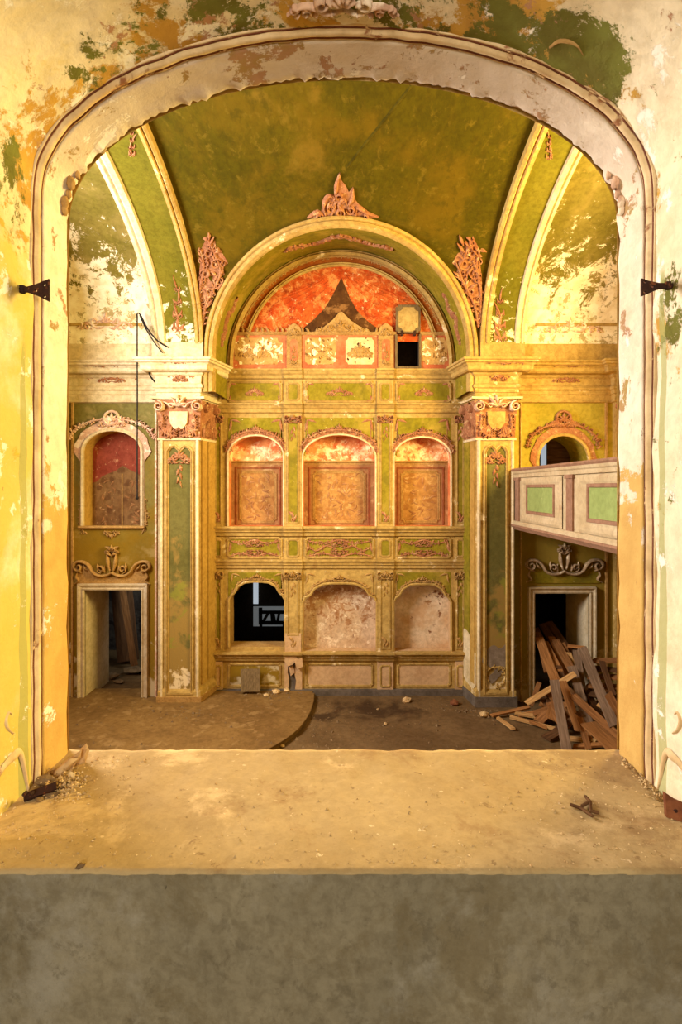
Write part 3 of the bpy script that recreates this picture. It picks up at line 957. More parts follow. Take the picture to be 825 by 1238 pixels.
lo_n = [lo_head(278, 344, 704, 717, 782), lo_head(367, 455, 706, 720, 787), lo_head(477, 545, 707, 720, 787)]
hatch = rect(480, 404, 507, 444)
m.poly(outer, up_n + lo_n + [hatch], fb, 0.0)
wb = m.build('wall_back', 'cream')
tag(wb, 'ornate end wall with two rows of niches under a round arch', 'wall', kind='structure')

# arch: moulded ring on the vault edge, green soffit, ring on the wall
phs = [math.pi * i / 96 for i in range(97)]
ringrows, sof = [], []
for ph in phs:
    a = vault_pt(*arc_px(0, ph))
    c = Vector(fb(*arc_px(0, ph, ARCB), 0.0))
    ic = arc_px(-14, ph)
    b = W(ic[0], ic[1], a.y + 0.05)
    rad = (b - a).normalized()
    r = []
    for q, w in ((-0.02, -0.02), (0.0, 0.05), (0.12, 0.09), (0.3, 0.10), (0.42, 0.06), (0.55, 0.10), (0.8, 0.11), (0.95, 0.05), (1.0, 0.0)):
        r.append(a.lerp(b, q) + Vector((0, -w, 0)))
    ringrows.append(r)
    sof.append([b.lerp(c, k / 6) for k in range(7)])
ext = lambda row: [p - Vector((0, 0, 0.75)) for p in row]
ringrows = [ext(ringrows[0])] + ringrows + [ext(ringrows[-1])]
sof = [ext(sof[0])] + sof + [ext(sof[-1])]
m = MB()
m.grid(ringrows)
m.build('arch_ring', 'cream', wb)
m = MB()
m.grid(sof)
so = m.build('arch_soffit', 'green', wb, smooth=True)


def SOF(u, v, w):
    # stucco on the soffit: u = angle (deg), v = 0 front .. 1 back
    ph = math.radians(u)
    a = vault_pt(*arc_px(0, ph))
    ic = arc_px(-14, ph)
    b = W(ic[0], ic[1], a.y + 0.05)
    c = Vector(fb(*arc_px(0, ph, ARCB), 0.0))
    p = b.lerp(c, v)
    return p + Vector((-math.cos(ph), 0, -math.sin(ph))) * w


m = MB()
for a0, a1 in ((64, 116), (8, 30), (150, 172)):
    garland(m, lambda u, v, w: SOF(u, v / 40.0, w), [(a0, 14), (a0 + (a1 - a0) * 0.25, 20), ((a0 + a1) / 2, 12), (a0 + (a1 - a0) * 0.75, 20), (a1, 14)], 3.2, 0.05, int(a0), 2.0, 5.0)
m.build('soffit_stucco', 'pink', so, smooth=True)
m = MB()
base = [arc_px(-4, p, ARCB) for p in phs]
base = [(base[0][0], 452)] + base + [(base[-1][0], 452)]
m.sweep(base, [(-4, 0.0), (-4, 0.10), (-1, 0.12), (0.5, 0.07), (2, 0.09), (3.4, 0.05), (3.6, 0.0)], fb)
m.build('wall_arch_moulding', 'cream', wb)
AR2 = (412.5, 437.0, 117.0, 117.0)
m = MB()
o1 = [arc_px(-7, p, ARCB) for p in phs]
i1 = [arc_px(0, p, AR2) for p in phs]
m.grid([[fb(*o, 0.008), fb(*i, 0.004)] for o, i in zip(o1, i1)])
m.build('lunette_band', 'ring_brown', wb)
m = MB()
garland(m, fb, [arc_px(10, math.radians(a), AR2) for a in range(20, 165, 10)], 3.0, 0.02, 5, 3.0, 5.0)
m.build('lunette_band_stucco', 'tan_stucco', wb, smooth=True)
m = MB()
i1 = [arc_px(0, math.radians(14 + 152 * i / 80), AR2) for i in range(81)]
m.sweep(i1, [(-2.6, 0), (-2.2, 0.05), (-0.4, 0.06), (0.6, 0.03), (2.0, 0.05), (2.6, 0.0)], fb)
m.build('lunette_moulding', 'cream', wb)
m = MB()
lun = [arc_px(-2, math.radians(12 + 156 * i / 48), AR2) for i in range(49)]
m.poly(lun, [], fb, 0.010)
lunette = m.build('lunette_painting', 'curtain_red', wb)
m = MB()
tent = [(413, 336), (408, 346), (402, 358), (392, 374), (380, 386), (368, 396), (368, 404), (455, 404), (455, 396), (444, 388), (432, 376), (424, 362), (418, 348)]
m.poly(tent, [], fb, 0.014)
m.build('painted_tent', 'curtain_dark', lunette)
m = MB()
for sg in (-1, 1):
    for q in range(6):
        x0 = 413 + sg * (2 + q * 3.0)
        m.stroke([(x0, 332 + q * 0.6), (413 + sg * (10 + q * 9), 350 + q * 0.5), (413 + sg * (28 + q * 13), 372 - q * 1), (413 + sg * (46 + q * 11), 394 - q * 1.5)], 3.4, fb, 0.02, taper=(0.6, 1, 0.8))
m.build('drapery_folds', 'curtain_red', lunette, smooth=True)

# attic with red framed fields
m = MB()
att = [(279, 446), (281, 405), (545, 405), (547, 446)]
m.prism([(276.5, 447), (278, 404), (548, 404), (549, 447)], fb, 0.0, 0.030, holes=[hatch])
attic = m.build('attic', 'red_frame', wb)
for (x0, x1, mt, fl) in ((284, 342, 'attic_gold', 6), (369, 406, 'attic_gold', 3), (418, 453, 'attic_white', 3), (510, 541, 'attic_gold', 4)):
    p = panel(attic, fb, notched(x0, 409, x1, 441, fl), mt, 'tan_stucco', 1.0, 0.03, w=0.036, name='attic_field', mname='field_moulding')
    m = MB()
    cx = (x0 + x1) / 2
    rocaille(m, lambda u, v, w: fb(u, v, w + 0.036), cx, 424, (x1 - x0) * 0.85, 26, int(x0), 0.022)
    rocaille(m, lambda u, v, w: fb(u, v, w + 0.036), cx, 428, (x1 - x0) * 0.6, 20, int(x0) + 1, 0.022, -1)
    m.build('field_stucco', mt if mt != 'attic_white' else 'tan_stucco', p, smooth=True)
for (x0, x1) in ((347, 365), (457.5, 476)):
    m = MB()
    m.prism([(x0, 447), (x0, 402), (x0 + 2, 396), ((x0 + x1) / 2, 391), (x1 - 2, 396), (x1, 402), (x1, 447)], fb, 0.0, 0.055)
    st = m.build('attic_pilaster', 'tan_stucco', attic)
    m = MB()
    m.prism(notched(x0 + 4.5, 411, x1 - 4.5, 437, 2), fb, 0.05, 0.062)
    m.build('pilaster_field', 'red_frame', st)
    m = MB()
    rocaille(m, lambda u, v, w: fb(u, v, w + 0.055), (x0 + x1) / 2, 402, 15, 14, int(x0), 0.03)
    rocaille(m, lambda u, v, w: fb(u, v, w + 0.055), (x0 + x1) / 2, 432, 12, 20, int(x0) + 4, 0.025)
    m.build('pilaster_stucco', 'tan_stucco', st, smooth=True)
m = MB()
m.sweep([(279, 404), (479, 404)], [(-2, 0.0), (-2, 0.06), (0, 0.075), (1.4, 0.05), (2, 0.03)], fb)
m.sweep([(508, 404), (545, 404)], [(-2, 0.0), (-2, 0.06), (0, 0.075), (1.4, 0.05), (2, 0.03)], fb)
for k in range(24):
    x = 286 + k * 8
    if 472 < x:
        continue
    leaf(m, lambda u, v, w: fb(u, v, w + 0.03), x, 403, 60 + (k % 3) * 25, 8, 3.5, 0.03, 0.8)
m.build('attic_crest', 'tan_stucco', attic)
m = MB()
m.prism([(378, 403), (392, 396), (402, 388), (411, 378), (414, 378), (424, 388), (436, 396), (450, 403)], fb, 0.01, 0.05)
rocaille(m, lambda u, v, w: fb(u, v, w + 0.05), 412, 396, 60, 22, 91, 0.03)
m.build('lambrequin_stucco', 'tan_stucco', attic, smooth=False)


# horizontal mouldings across the end wall
def hmould(y0, y1, rel, name='string_course', mt='cream', x0=256, x1=566, brk=True):
    m = MB()
    h = y1 - y0
    pr = [(0, 0), (0, rel), (h * 0.18, rel), (h * 0.24, rel * 0.8), (h * 0.45, rel * 0.55), (h * 0.5, rel * 0.7), (h * 0.62, rel * 0.45), (h * 0.9, rel * 0.35), (h, 0)]
    segs = [(x0, 343.5, 0), (343.5, 366, 0.035), (366, 455.5, 0), (455.5, 476.5, 0.035), (476.5, x1, 0)] if brk else [(x0, x1, 0)]
    path = []
    rows = []
    for a, b, e in segs:
        rows.append([fb(a, y0 + o, w + e) for o, w in pr])
        rows.append([fb(b, y0 + o, w + e) for o, w in pr])
    m.grid(rows)
    return m.build(name, mt, wb)


hmould(447, 459, 0.13)
hmould(488, 500, 0.11)
hmould(636, 649, 0.13)
hmould(676, 688, 0.10)
sill = hmould(787, 799, 0.16)

BAYS = ((272, 344), (366, 455.5), (476.5, 549))
PIL = ((343.5, 366), (455.5, 476.5))
# rows of green fields
for y0, y1, key in ((461, 487, 'upper'), (649.5, 675.5, 'lower')):
    for bi, (x0, x1) in enumerate(BAYS):
        p = panel(wb, fb, notched(x0 + 4, y0 + 1, x1 - 4, y1 - 1.5, 2.5), 'green', 'cream', 1.1, 0.03)
        m = MB()
        cx = (x0 + x1) / 2
        g = lambda u, v, w: fb(u, v, w + 0.006)
        if key == 'upper':
            rocaille(m, g, cx, 473, 34 if bi == 1 else 22, 17, bi, 0.02)
            for sx in (-1, 1):
                for sy in (-1, 1):
                    leaf(m, g, cx + sx * ((x1 - x0) / 2 - 6), 474 + sy * 10.5, 0 if sx < 0 else 180, 9, 3.5, 0.02, 0.8 * sx)
                    leaf(m, g, cx + sx * ((x1 - x0) / 2 - 6), 474 + sy * 10.5, -90 if sy < 0 else 90, 7, 3, 0.02, 0.6 * sx)
        else:
            w = (x1 - x0) / 2 - 7
            garland(m, g, [(cx - w, 654), (cx - w * 0.5, 657), (cx, 653), (cx + w * 0.5, 657), (cx + w, 654)], 2.2, 0.022, 3 + bi, 3, 5)
            garland(m, g, [(cx - w, 672), (cx - w * 0.5, 669), (cx, 673), (cx + w * 0.5, 669), (cx + w, 672)], 2.2, 0.022, 13 + bi, 3, 5)
            rocaille(m, g, cx, 657, 22, 12, bi + 3, 0.03)
            rocaille(m, g, cx, 669, 22, 12, bi + 5, 0.03, -1)
            for sx in (-1, 1):
                leaf(m, g, cx + sx * w, 656, -90, 14, 4, 0.025, sx * 0.8)
                if bi == 1:
                    garland(m, g, [(cx + sx * 4, 664), (cx + sx * 16, 660), (cx + sx * 28, 666), (cx + sx * 36, 662)], 2.2, 0.022, 33 + sx, 4, 5)
        m.build('panel_stucco', 'pink', p, smooth=True)
    for (x0, x1) in PIL + ((258.5, 270.5), (549.5, 563)):
        m = MB()
        m.prism(rect(x0 + 0.7, y0 - 0.5, x1 - 0.7, y1 + 0.5), fb, 0.0, 0.03)
        st = m.build('pedestal', 'cream', wb)
        g = lambda u, v, w: fb(u, v, w + 0.03)
        p = panel(st, g, notched(x0 + 5, y0 + 3, x1 - 5, y1 - 3, 1.6) if x1 - x0 > 15 else notched(x0 + 3, y0 + 3, x1 - 3, y1 - 3, 1.2), 'green', 'cream', 0.8, 0.02)
# vertical pilasters between the niches
for (yt, yb, mt) in ((500, 636, 'green'), (688, 787, 'tan_stucco')):
    for (x0, x1) in PIL + ((258.5, 270.5), (549.5, 563)):
        m = MB()
        broken = (mt == 'tan_stucco' and x0 == 343.5)
        m.prism(rect(x0 + 0.8, yt, x1 - 0.8, yb), fb, 0.0, 0.045)
        st = m.build('pilaster', 'cream', wb)
        g = lambda u, v, w: fb(u, v, w + 0.045)
        inn = 5 if x1 - x0 > 15 else 3
        p = panel(st, g, rect(x0 + inn, yt + 10, x1 - inn, yb - 4 - (16 if broken else 0)), 'green' if mt == 'green' or x0 < 300 or x0 > 500 else 'cream', 'cream', 0.8, 0.022)
        m = MB()
        cx = (x0 + x1) / 2
        rocaille(m, g, cx, yt + 7, (x1 - x0) * 0.95, 15, int(x0), 0.06)
        m.stroke(spiral(cx - (x1 - x0) * 0.36, yt + 5, 3.0, 0, 1.3, 1), 1.8, g, 0.07, raw=True)
        m.stroke(spiral(cx + (x1 - x0) * 0.36, yt + 5, 3.0, 180, 1.3, -1), 1.8, g, 0.07, raw=True)
        for k in range(4):
            leaf(m, g, cx + (-1) ** k * 1.4, yt + 16 + k * 4, -90, 6, 3.6 - k * 0.5, 0.03, 0.6 * (-1) ** k)
        m.build('pilaster_capital', 'pink' if mt == 'green' else 'tan_stucco', st, smooth=True)
        m = MB()
        for k in range(3):
            leaf(m, g, cx, yb - 6 - k * 3, 90 + (k - 1) * 35, 9, 4, 0.03, 0.4)
        m.stroke(spiral(cx, yb - 8, 3.2, 0, 1.2, 1), 1.6, g, 0.03, raw=True)
        m.build('pilaster_foot_stucco', 'pink' if mt == 'green' else 'tan_stucco', st, smooth=True)
        if broken:
            m = MB()
            m.prism(rect(x0 + 1.5, yb - 22, x1 - 1.5, yb + 1), fb, 0.04, 0.06)
            m.build('repair_block', 'dado', st)

# upper niches
for bi, lp in enumerate(up_n):
    (x0, x1) = (lp[0][0], lp[-1][0])
    cx = (x0 + x1) / 2
    dep = -0.34
    m = MB()
    m.wall(lp, fb, 0.0, dep)
    nr = m.build('niche_reveal', 'conch', wb, smooth=False)
    m = MB()
    m.poly(lp, [], fb, dep)
    nb = m.build('niche_back', 'conch', wb)
    g = lambda u, v, w: fb(u, v, w + dep)
    m = MB()
    m.prism(rect(x0 - 2, 561, x1 + 2, 640), g, 0, 0.02)
    br = m.build('niche_border', 'niche_frame', nb)
    m = MB()
    m.sweep([(x0 - 2, 558.5), (x1 + 2, 558.5)], [(-2.5, 0), (-2.2, 0.05), (-0.5, 0.06), (0.3, 0.03), (2.5, 0.02)], g)
    m.build('niche_string', 'tan_stucco', nb)
    g2 = lambda u, v, w: fb(u, v, w + dep + 0.02)
    k = 11 if bi != 1 else 12
    p = panel(nb, g2, notched(x0 + k, 570, x1 - k, 632, 3.5), 'damask', 'tan_stucco', 1.3, 0.02, name='niche_field', mname='field_moulding')
    panel(nb, g2, rect(x0 + k - 5, 565, x1 - k + 5, 637), 'niche_frame', 'niche_line', 0.9, 0.02, w=0.002, name='field_border', mname='border_line')
    m = MB()
    rnd = random.Random(bi)
    for r in range(7):
        for sg in (-1, 1):
            for c in range(2 if bi != 1 else 3):
                leaf(m, lambda u, v, w: g2(u, v, w + 0.006), cx + sg * (4 + c * 9 + rnd.uniform(-2, 2)), 577 + r * 8 + rnd.uniform(-2, 2), rnd.uniform(0, 360), rnd.uniform(6, 10), rnd.uniform(2, 3.4), 0.012, rnd.uniform(-2, 2))
    m.build('damask_leaves', 'niche_frame', p, smooth=True)
    # reveal edge moulding and pink crest
    m = MB()
    m.sweep(lp, [(-0.4, -0.01), (-0.2, 0.035), (1.2, 0.04), (2.2, 0.02), (2.6, 0.0)] if False else [(0.4, -0.01), (0.2, 0.035), (-1.2, 0.04), (-2.2, 0.02), (-2.6, 0.0)], fb)
    m.build('niche_edge', 'cream_light', wb)
    # green field behind the crest
    X0, X1 = BAYS[bi]
    gl = [(X0 + 4, 505), (X1 - 4, 505), (X1 - 4, lp[-1][1] - 84)] + [(px, py - 3) for px, py in reversed(lp[1:-1])] + [(X0 + 4, 552)]
    m = MB()
    m.prism(gl, fb, 0.0, 0.008)
    gf = m.build('spandrel_field', 'green', wb)
    m = MB()
    arc = lp[1:-1]
    ap = [(px + (px - cx) * 0.05, py - 4) for px, py in arc]
    m.sweep(ap, [(-3.4, 0.0), (-2.6, 0.03), (2.6, 0.03), (3.4, 0.0)], fb)
    m.build('niche_hood', 'pink', gf)
    m = MB()
    garland(m, lambda u, v, w: fb(u, v, w + 0.02), [(px + (px - cx) * 0.08, py - 6) for px, py in arc[::2]], 2.6, 0.04, 60 + bi, 3.0, 7.0)
    rocaille(m, lambda u, v, w: fb(u, v, w + 0.01), cx, lp[9][1] - 8, 40 if bi == 1 else 26, 16, 70 + bi, 0.05)
    for sx in (-1, 1):
        leaf(m, fb, cx + sx * ((X1 - X0) / 2 - 6), 508, 180 if sx > 0 else 0, 12, 4, 0.03, sx * 0.7)
        leaf(m, fb, cx + sx * ((X1 - X0) / 2 - 6), 508, -90, 14, 4, 0.03, sx * 0.5)
        garland(m, fb, [(cx + sx * ((X1 - X0) / 2 - 6), 512), (cx + sx * ((X1 - X0) / 2 - 7), 545)], 1.6, 0.02, 77, 5, 5)
    m.build('niche_crest', 'pink', gf, smooth=True)

# lower niches
for bi, lp in enumerate(lo_n):
    x0, x1 = lp[0][0], lp[-1][0]
    cx = (x0 + x1) / 2
    X0, X1 = BAYS[bi]
    yt = lp[6][1]
    if bi > 0:
        dep = -0.26
        m = MB()
        m.wall(lp, fb, 0.0, dep)
        m.build('niche_reveal', 'dado', wb)
        m = MB()
        m.poly(lp, [], fb, dep)
        m.build('niche_back', 'niche_peeled' if bi == 1 else 'niche_pale', wb)
    m = MB()
    m.sweep(lp, [(0.4, -0.01), (0.2, 0.04), (-1.4, 0.05), (-2.6, 0.02), (-3.0, 0.0)], fb)
    m.build('niche_edge', 'cream', wb)
    gl = [(X0 + 4, 692), (X1 - 4, 692), (X1 - 4, 722)] + [(px, py - 3) for px, py in reversed(lp[2:-2])] + [(X0 + 4, 722)]
    m = MB()
    m.prism(gl, fb, 0.0, 0.008)
    gf = m.build('spandrel_field', 'green' if bi != 1 else 'cream', wb)
    m = MB()
    garland(m, fb, [(px + (px - cx) * 0.03, py - 4) for px, py in lp[2:-2]], 2.2, 0.04, 80 + bi, 3.5, 5.0)
    rocaille(m, lambda u, v, w: fb(u, v, w + 0.01), cx, yt - 7, 30 if bi == 1 else 20, 13, 90 + bi, 0.045)
    for sx in (-1, 1):
        leaf(m, fb, cx + sx * ((X1 - X0) / 2 - 6), 694, 180 if sx > 0 else 0, 10, 3, 0.03, sx * 0.7)
        leaf(m, fb, cx + sx * ((X1 - X0) / 2 - 6), 694, -90, 12, 3, 0.03, sx * 0.5)
    m.build('niche_crest', 'tan_stucco', gf, smooth=True)
# dado
for bi, (x0, x1) in enumerate(BAYS):
    panel(wb, fb, notched(x0 + 5, 803, x1 - 5, 829, 2), 'dado' if bi else 'green_bay', 'cream', 1.0, 0.025, name='dado_panel')
for i, (x0, x1) in enumerate(PIL + ((258.5, 270.5), (549.5, 563))):
    m = MB()
    if i == 0:
        # broken pedestal: two cracked halves around a dark gap
        m.prism([(344.5, 799), (349, 800), (348, 812), (350, 820), (349, 833), (344.5, 833)], fb, 0.0, 0.05)
        m.prism([(358, 800), (365.5, 799), (365.5, 833), (357, 833), (358.5, 822), (356, 812)], fb, 0.0, 0.05)
        st = m.build('broken_pedestal', 'dado', wb)
        m = MB()
        m.prism([(349, 800), (358, 800), (356, 812), (358, 822), (357, 833), (349, 833), (350, 820), (348, 812)], fb, -0.01, 0.004)
        m.build('bare_masonry', 'plinth', st)
        for lp2, w1 in (([(346, 790), (356, 788), (361, 794), (355, 801), (349, 803), (345, 797)], 0.14), ([(357, 796), (366, 793), (367, 803), (360, 806)], 0.17), ([(350, 806), (355, 803), (357, 812), (352, 816)], 0.07)):
            m = MB()
            m.prism(lp2, fb, 0.0, w1)
            m.build('broken_fragment', 'dado', st)
    else:
        m.prism(rect(x0 + 0.8, 799, x1 - 0.8, 833), fb, 0.0, 0.05)
        st = m.build('pedestal', 'dado', wb)
        inn = 5 if x1 - x0 > 15 else 3
        panel(st, lambda u, v, w: fb(u, v, w + 0.05), notched(x0 + inn, 804, x1 - inn, 829, 1.5), 'dado', 'cream', 0.8, 0.02)
m = MB()
m.prism(rect(256, 832.5, 566, 845), fb, 0.0, 0.10)
m.build('plinth', 'plinth', wb)

# rooms behind the openings
def dark_box(name, label, x0, x1, z0, z1, y0, y1, mt, sides=None):
    m = MB()
    m.add([(x0, y0, z0), (x1, y0, z0), (x1, y1, z0), (x0, y1, z0), (x0, y0, z1), (x1, y0, z1), (x1, y1, z1), (x0, y1, z1)],
          [(0, 1, 2, 3), (4, 5, 6, 7), (0, 3, 7, 4), (1, 2, 6, 5), (2, 3, 7, 6)])
    o = m.build(name, mt)
    tag(o, label, 'room', kind='structure')
    return o


def px_wall(x, D):
    return (x - CX) * D / F


def pz(y, D):
    return H - (y - CY) * D / F


# niche opening in the end wall: thick reveal then a dark room
lp = lo_n[0]
m = MB()
m.wall(lp, fb, 0.0, -0.45)
m.build('opening_reveal', 'tan_stucco', wb)
DR = DB + 0.45
m = MB()
big = rect(255, 690, 380, 800)
m.poly(big, [lp], fb, -0.45)
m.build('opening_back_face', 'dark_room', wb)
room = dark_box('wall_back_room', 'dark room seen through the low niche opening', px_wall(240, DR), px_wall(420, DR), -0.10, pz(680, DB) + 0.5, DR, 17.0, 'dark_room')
m = MB()
dw = 16.9
k = FP(dw)
m.prism(rect(306.5, 690, 312.5, 730), k, 0, 0.02)
w3 = m.build('window_1', 'glow')
tag(w3, 'tall narrow daylit window far inside the dark niche opening', 'window', kind='structure')
m = MB()
m.prism(rect(306.5, 733, 347, 757), k, 0, 0.02)
w4 = m.build('window_2', 'glow_dim')
tag(w4, 'low daylit gap behind the bench in the niche opening', 'window', kind='structure')
# bench inside
b = empty('bench', W(330, 790, 15.6))
k = FP(15.6)
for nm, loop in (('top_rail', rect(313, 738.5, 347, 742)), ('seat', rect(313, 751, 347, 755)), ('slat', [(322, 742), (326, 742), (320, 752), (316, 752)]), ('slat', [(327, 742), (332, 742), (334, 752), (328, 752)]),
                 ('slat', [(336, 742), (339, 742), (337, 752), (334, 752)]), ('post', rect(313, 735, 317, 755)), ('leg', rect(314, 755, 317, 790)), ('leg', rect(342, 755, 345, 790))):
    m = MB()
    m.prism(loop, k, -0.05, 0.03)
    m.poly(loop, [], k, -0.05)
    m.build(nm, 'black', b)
tag(b, 'dark wooden bench silhouetted inside the low niche opening', 'bench')

# hatch in the lunette
m = MB()
m.wall(hatch, fb, 0.0, -0.5)
m.poly(hatch, [], fb, -0.5)
m.build('hatch_shaft', 'dark_room', wb)
h = empty('hatch_cover', fb(493, 404, 0.06))
m = MB()
m.prism(notched(478.5, 370, 508, 404, 3), fb, 0.03, 0.09)
m.build('frame_board', 'slab', h)
m = MB()
m.prism(notched(481.5, 373, 505.5, 402, 5), fb, 0.085, 0.098)
m.build('inner_panel', 'hatch', h)
for xx in (486, 501):
    m = MB()
    m.prism(rect(xx - 1.5, 401, xx + 1.5, 407), fb, 0.03, 0.10)
    m.build('hinge_strap', 'iron', h)
tag(h, 'raised wooden hatch cover above the black square hole in the lunette', 'hatch')
m = MB()
m.sweep([(479, 405), (479, 445), (508, 445), (508, 405)], [(-1.5, 0), (-1.5, 0.06), (1.2, 0.06), (1.2, -0.02)], fb)
m.build('hatch_frame', 'slab', wb)
# ------------------------------------------------------------------ pillars
def pillar(xo, xi, xb, name, label, right):
    """xo outer edge, xi inner edge (pixels at DP), xb rear inner edge (pixels at DB)"""
    Xo, Xi, Xb = px_wall(xo, DP), px_wall(xi, DP), px_wall(xb, DB)
    s = 1 if right else -1
    plan = [(Xo, DBAY + 0.05), (Xo, DP), (Xi, DP), (Xb, DB + 0.02)]
    m = MB()
    m.grid([[(a, b, z) for a, b in plan] for z in (0, 7.25)])
    root = m.build(name, 'cream')
    tag(root, label, 'pillar', kind='structure')
    fn = FP(DP)
    lo, hi = min(xo, xi), max(xo, xi)
    # base blocks
    m = MB()
    pl = [(Xo + s * 0.05, DBAY), (Xo + s * 0.05, DP - 0.06), (Xi - s * 0.05, DP - 0.06), (Xb - s * 0.05, DB)]
    m.grid([[(a, b, z) for a, b in pl] for z in (0, 0.20)])
    m.add([(a, b, 0.20) for a, b in pl], [(0, 1, 2, 3)])
    m.build('base_block', 'plinth' if right else 'tan_stucco', root)
    m = MB()
    pl = [(Xo + s * 0.03, DBAY), (Xo + s * 0.03, DP - 0.03), (Xi - s * 0.03, DP - 0.03), (Xb - s * 0.03, DB)]
    pl2 = [(Xo, DBAY), (Xo, DP), (Xi, DP), (Xb, DB)]
    m.grid([[(a, b, 0.20) for a, b in pl], [(a, b, 0.30) for a, b in pl], [(a, b, 0.36) for a, b in pl2]])
    m.build('base_moulding', 'cream', root)
    # sunk field with a shaped head
    a, b2 = lo + 9.5, hi - 8.5
    w = b2 - a
    field = [(a, 838), (a, 546), (a + w * 0.12, 541), (a + w * 0.3, 539), (a + w * 0.45, 543), (a + w * 0.5, 545), (a + w * 0.55, 543), (a + w * 0.7, 539), (a + w * 0.88, 541), (b2, 546), (b2, 838)]
    panel(root, fn, field, 'pillar_field', 'cream', 1.5, 0.045, w=0.004, name='field', mname='field_moulding')
    for xx in (lo + 2.2, hi - 2.2):
        m = MB()
        m.sweep([(xx, 532), (xx, 842)], [(-2.0, 0), (-1.6, 0.03), (0.4, 0.035), (1.2, 0.02), (2.0, 0)], fn)
        m.build('edge_strip', 'cream_light', root)
    m = MB()
    cx = (lo + hi) / 2
    g = lambda u, v, w: fn(u, v, w + 0.004)
    rocaille(m, g, cx, 552, w * 0.95, 26, 40 + right, 0.045)
    for k in range(5):
        leaf(m, g, cx + (-1) ** k * 1.5, 562 + k * 5, -90, 8, 5 - k * 0.7, 0.04, 0.6 * (-1) ** k)
    m.build('pendant_stucco', 'pink', root, smooth=True)
    m = MB() if right else MB()
    garland(m, g, [(cx - w * 0.35, 826), (cx - w * 0.4, 812), (cx, 806), (cx + w * 0.4, 812), (cx + w * 0.35, 826), (cx, 832)], 2.2, 0.03, 55 + right, 5, 7)
    if right:
        m.build('foot_stucco', 'cream', root, smooth=True)
    # side face stripes towards the end wall
    P0, P1 = Vector((Xi, DP, 0)), Vector((Xb, DB, 0))
    dv = (P1 - P0)
    nrm = Vector((-dv.y, dv.x, 0)).normalized()
    if nrm.x * (-s) < 0:
        nrm = -nrm
    sf = lambda u, v, w: P0 + dv * u + nrm * w + Vector((0, 0, v))
    zt = pz(532, DP)
    m = MB()
    m.prism(rect(0.10, 0.42, 0.42, zt), sf, 0.0, 0.03)
    m.build('side_strip', 'tan_strip', root)
    m = MB()
    m.prism(rect(0.50, 0.42, 0.96, zt), sf, 0.0, 0.02)
    m.build('side_field', 'green' if right else 'tan_strip', root)
    # capital
    zc0, zc1 = pz(531, DP), pz(480, DP)
    m = MB()
    pl = [(Xo, DBAY), (Xo, DP), (Xi, DP), (Xb, DB)]

    def off(d):
        return [(Xo + s * d, DBAY), (Xo + s * d, DP - d), (Xi - s * d, DP - d), (Xb - s * d, DB)]
    m.grid([[(p[0], p[1], z) for p in off(d)] for z, d in ((zc0 - 0.03, 0.0), (zc0 - 0.02, 0.035), (zc0 + 0.02, 0.035), (zc0 + 0.03, 0.012))])
    m.build('capital_ring', 'cream_light', root)
    m = MB()
    m.grid([[(p[0], p[1], z) for p in off(d)] for z, d in ((zc0 + 0.03, 0.012), (zc0 + 0.45, 0.03), (zc1 - 0.08, 0.07))])
    cap = m.build('capital_bell', 'pink', root)
    m = MB()
    m.prism([(cx - 11, 498), (cx + 11, 498), (cx + 10, 512), (cx + 5, 519), (cx - 5, 519), (cx - 10, 512)], fn, 0.0, 0.075)
    m.build('capital_drape', 'cream_light' if not right else 'cream', cap)
    m = MB()
    # concave abacus
    pts = []
    for i in range(13):
        t = i / 12
        pts.append((Xo + s * 0.13 + (Xi - Xo - s * 0.26) * t, DP - 0.15 + 0.07 * math.sin(math.pi * t)))
    for i in range(1, 9):
        t = i / 8
        q = P0.lerp(P1, t)
        pts.append((q.x - s * (0.13 - 0.05 * math.sin(math.pi * t)), q.y - 0.15 * (1 - t)))
    m.grid([[(a, b, zc1 - 0.05), (a, b, zc1 - 0.01)] for a, b in pts])
    loop = [(Xo + s * 0.13, DBAY)] + pts
    m.poly(loop, [], lambda u, v, w: (u, v, w), zc1 - 0.05)
    m.poly(loop, [], lambda u, v, w: (u, v, w), zc1 - 0.01)
    m.build('abacus', 'cream_light', root)
    pk = 'pink'
    m = MB()
    g = lambda u, v, w: fn(u, v, w + 0.02)
    rnd = random.Random(5)
    for sg in (-1, 1):
        e = cx + sg * (hi - lo) * 0.5
        garland(m, g, [(cx + sg * 2, 527), (cx + sg * 12, 526), (e - sg * 4, 518), (e - sg * 5, 504)], 3.4, 0.07, 3, 4, 8)
        for k in range(4):
            leaf(m, g, e - sg * (3 + k * 4), 527, 90 + sg * (20 - 10 * k), 15, 5, 0.07, sg * 0.9)
        m.stroke([(cx + sg * 4, 520), (cx + sg * 9, 512), (cx + sg * 5, 505), (cx + sg * 2, 511)], 3, g, 0.06)
    rocaille(m, g, cx, 520, 22, 16, 6, 0.06)
    m.build('capital_leaves', pk, cap, smooth=True)
    m = MB()
    g = lambda u, v, w: fn(u, v, w + 0.06)
    for sg in (-1, 1):
        e = cx + sg * (hi - lo) * 0.5
        m.stroke(spiral(e - sg * 1.0, 492, 6.5, -90, 1.6, -sg), 3.2, g, 0.14, raw=True, taper=(1, 1, 0.6))
        m.stroke([(e, 485.5), (cx + sg * 14, 488), (cx + sg * 8, 493), (cx + sg * 3, 488)], 3.4, g, 0.10)
    for k in range(5):
        leaf(m, g, cx, 492, 90 + (k - 2) * 32, 14, 5, 0.13, (k - 2) * 0.3)
    m.build('capital_volutes', 'pink_pale', cap, smooth=True)
    # side capital relief
    m = MB()
    gs = lambda u, v, w: sf(0.5 + (u) / 46.0, pz(v, DP), w + 0.03)
